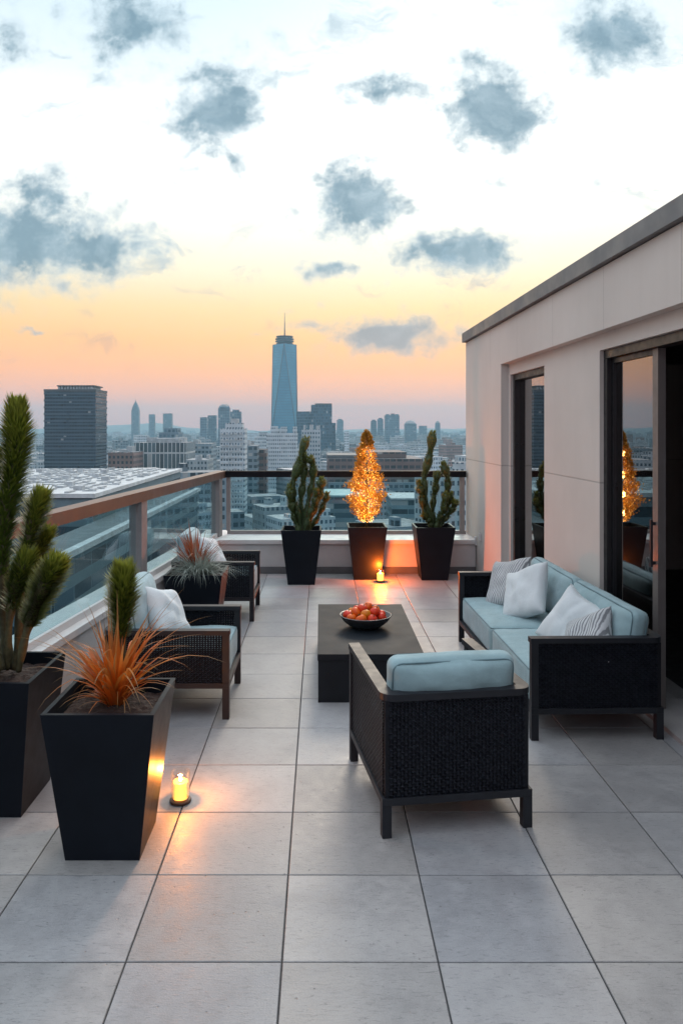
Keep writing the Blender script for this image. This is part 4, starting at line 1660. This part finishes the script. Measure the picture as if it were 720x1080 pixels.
# bluer patch high on the left and the centre, as in the evening sky
yc = t.m('MAXIMUM', dy, .12)
u = t.m('DIVIDE', dx, yc)
v = t.m('DIVIDE', dz, yc)
uv = t.comb(u, v, 0.0)
warp = t.v('SUBTRACT', t.noise(uv, 9.0, 4, .6)[1], (.5, .5, .5))
warp2 = t.v('SUBTRACT', t.noise(uv, 30.0, 4, .6)[1], (.5, .5, .5))
wuv = t.v('ADD', uv, t.v('ADD', t.v('MULTIPLY', warp, (.085, .06, 0)), t.v('MULTIPLY', warp2, (.03, .022, 0))))
CL = [(8, 40, 40, 50, .62), (135, 28, 60, 48, 1.05), (231, 112, 50, 54, 1.1), (250, 168, 24, 26, .7), (190, 187, 15, 11, .55),
      (30, 245, 90, 58, 1.1), (100, 262, 70, 34, 1.1), (128, 215, 34, 22, .75), (70, 299, 36, 16, .7), (-30, 285, 80, 40, .9),
      (372, 210, 72, 46, 1.1), (352, 188, 40, 26, .7), (425, 192, 30, 24, .5), (408, 97, 52, 24, .95), (520, 110, 56, 56, 1.12), (532, 195, 30, 14, .6), (505, 75, 30, 26, .5),
      (645, 38, 56, 50, 1.0), (295, 38, 26, 22, .5), (478, 264, 74, 27, 1.05), (440, 238, 40, 14, .5), (350, 284, 34, 12, .9),
      (408, 356, 66, 21, 1.1), (482, 352, 30, 15, .6), (325, 348, 28, 10, .7), (40, 346, 24, 6, .8), (628, 187, 25, 12, .6),
      (205, 250, 46, 12, .42), (258, 243, 20, 10, .42), (395, 292, 14, 12, .42), (340, 318, 14, 10, .4), (230, 352, 12, 4, .5), (268, 355, 14, 4, .5),
      (290, 185, 22, 9, .45), (300, 328, 34, 6, .4), (285, 232, 16, 6, .4)]
dens = None
for (cx, cy, rx, ry, s) in CL:
    q = t.v('MULTIPLY', t.v('SUBTRACT', wuv, ((cx - VX) / F, (VY - cy) / F, 0)), (F / rx / 1.22, F / ry / 1.22, 0))
    e = t.rng(t.v('LENGTH', q), .0, 1.5, s * 1.1, 0, 'LINEAR')
    dens = e if dens is None else t.m('MAXIMUM', dens, e)
fbm = t.noise(t.v('MULTIPLY', uv, (1, 1.25, 1)), 15.0, 9, .62, .25)[0]
fine = t.noise(uv, 48.0, 6, .65)[0]
dn = t.m('ADD', dens, t.m('ADD', t.m('MULTIPLY', t.m('SUBTRACT', fbm, .5), 1.5), t.m('MULTIPLY', t.m('SUBTRACT', fine, .5), .6)))
dn = t.m('MULTIPLY', dn, t.rng(dens, 0, .14, 0, 1))
alpha = t.rng(dn, .30, .96, 0, .93, 'SMOOTHSTEP')
puff = t.noise(t.v('ADD', wuv, (0, -.018, 0)), 22.0, 6, .6, .3)[0]
alpha = t.m('MULTIPLY', alpha, t.rng(dy, .2, .35, 0, 1))
core = t.m('MULTIPLY', t.rng(dn, .38, 1.05, 0, 1, 'SMOOTHSTEP'), t.rng(puff, .3, .65, .6, 1.15), clamp=True)
low = t.rng(v, .08, .24, 1, 0, 'SMOOTHSTEP')
ccol = t.mix(core, k((200, 217, 226), .92), k((118, 150, 168), .76))
ccol = t.mix(t.m('MULTIPLY', low, .62), ccol, k((200, 176, 164), .8))
skyc = t.mix(alpha, base, ccol)
wn_ = t.noise(t.v('MULTIPLY', wuv, (8.0, 15.0, 1)), 1.0, 8, .64, .5)[0]
wsp = t.m('MULTIPLY', t.rng(wn_, .54, .70, 0, .6, 'SMOOTHSTEP'), t.m('MULTIPLY', t.rng(v, .05, .14, 0, 1), t.rng(dy, .2, .35, 0, 1)))
skyc = t.mix(wsp, skyc, t.mix(low, k((160, 184, 198), .85), k((208, 148, 126), .88)))
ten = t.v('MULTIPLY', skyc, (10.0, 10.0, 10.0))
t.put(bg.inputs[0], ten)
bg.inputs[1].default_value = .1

sl = bpy.data.lights.new('sun', 'SUN')
sl.energy = 1.0
sl.angle = Rd(16)
sl.color = (1.0, .86, .70)
so = bpy.data.objects.new('sun', sl)
COL.objects.link(so)
sd_ = Vector((math.sin(SUN_AZ) * math.cos(SUN_EL), math.cos(SUN_AZ) * math.cos(SUN_EL), math.sin(SUN_EL)))
so.rotation_euler = sd_.to_track_quat('Z', 'Y').to_euler()
so.location = (0, 0, 20)

# ------------------------------------------------------------------ camera and render settings
cam = bpy.data.cameras.new('camera')
co = bpy.data.objects.new('camera', cam)
COL.objects.link(co)
co.location = (0, 0, H)
co.rotation_euler = (PI / 2, 0, 0)
cam.sensor_fit = 'VERTICAL'
cam.sensor_height = 36
cam.sensor_width = 24
cam.lens = F / 1080 * 36
cam.shift_x = (360 - VX) / 1080
cam.shift_y = -(540 - VY) / 1080
cam.clip_start = .05
cam.clip_end = 20000
scene.camera = co
vs_ = scene.view_settings
vs_.view_transform = 'Standard'
vs_.look = 'None'
vs_.exposure = 0.5
vs_.gamma = 1.0
vs_.use_curve_mapping = False
scene.render.engine = 'CYCLES'
cy = scene.cycles
cy.use_denoising = True
cy.max_bounces = 8
cy.transparent_max_bounces = 16
cy.volume_bounces = 0
cy.sample_clamp_indirect = 6
cy.caustics_reflective = False
cy.caustics_refractive = False
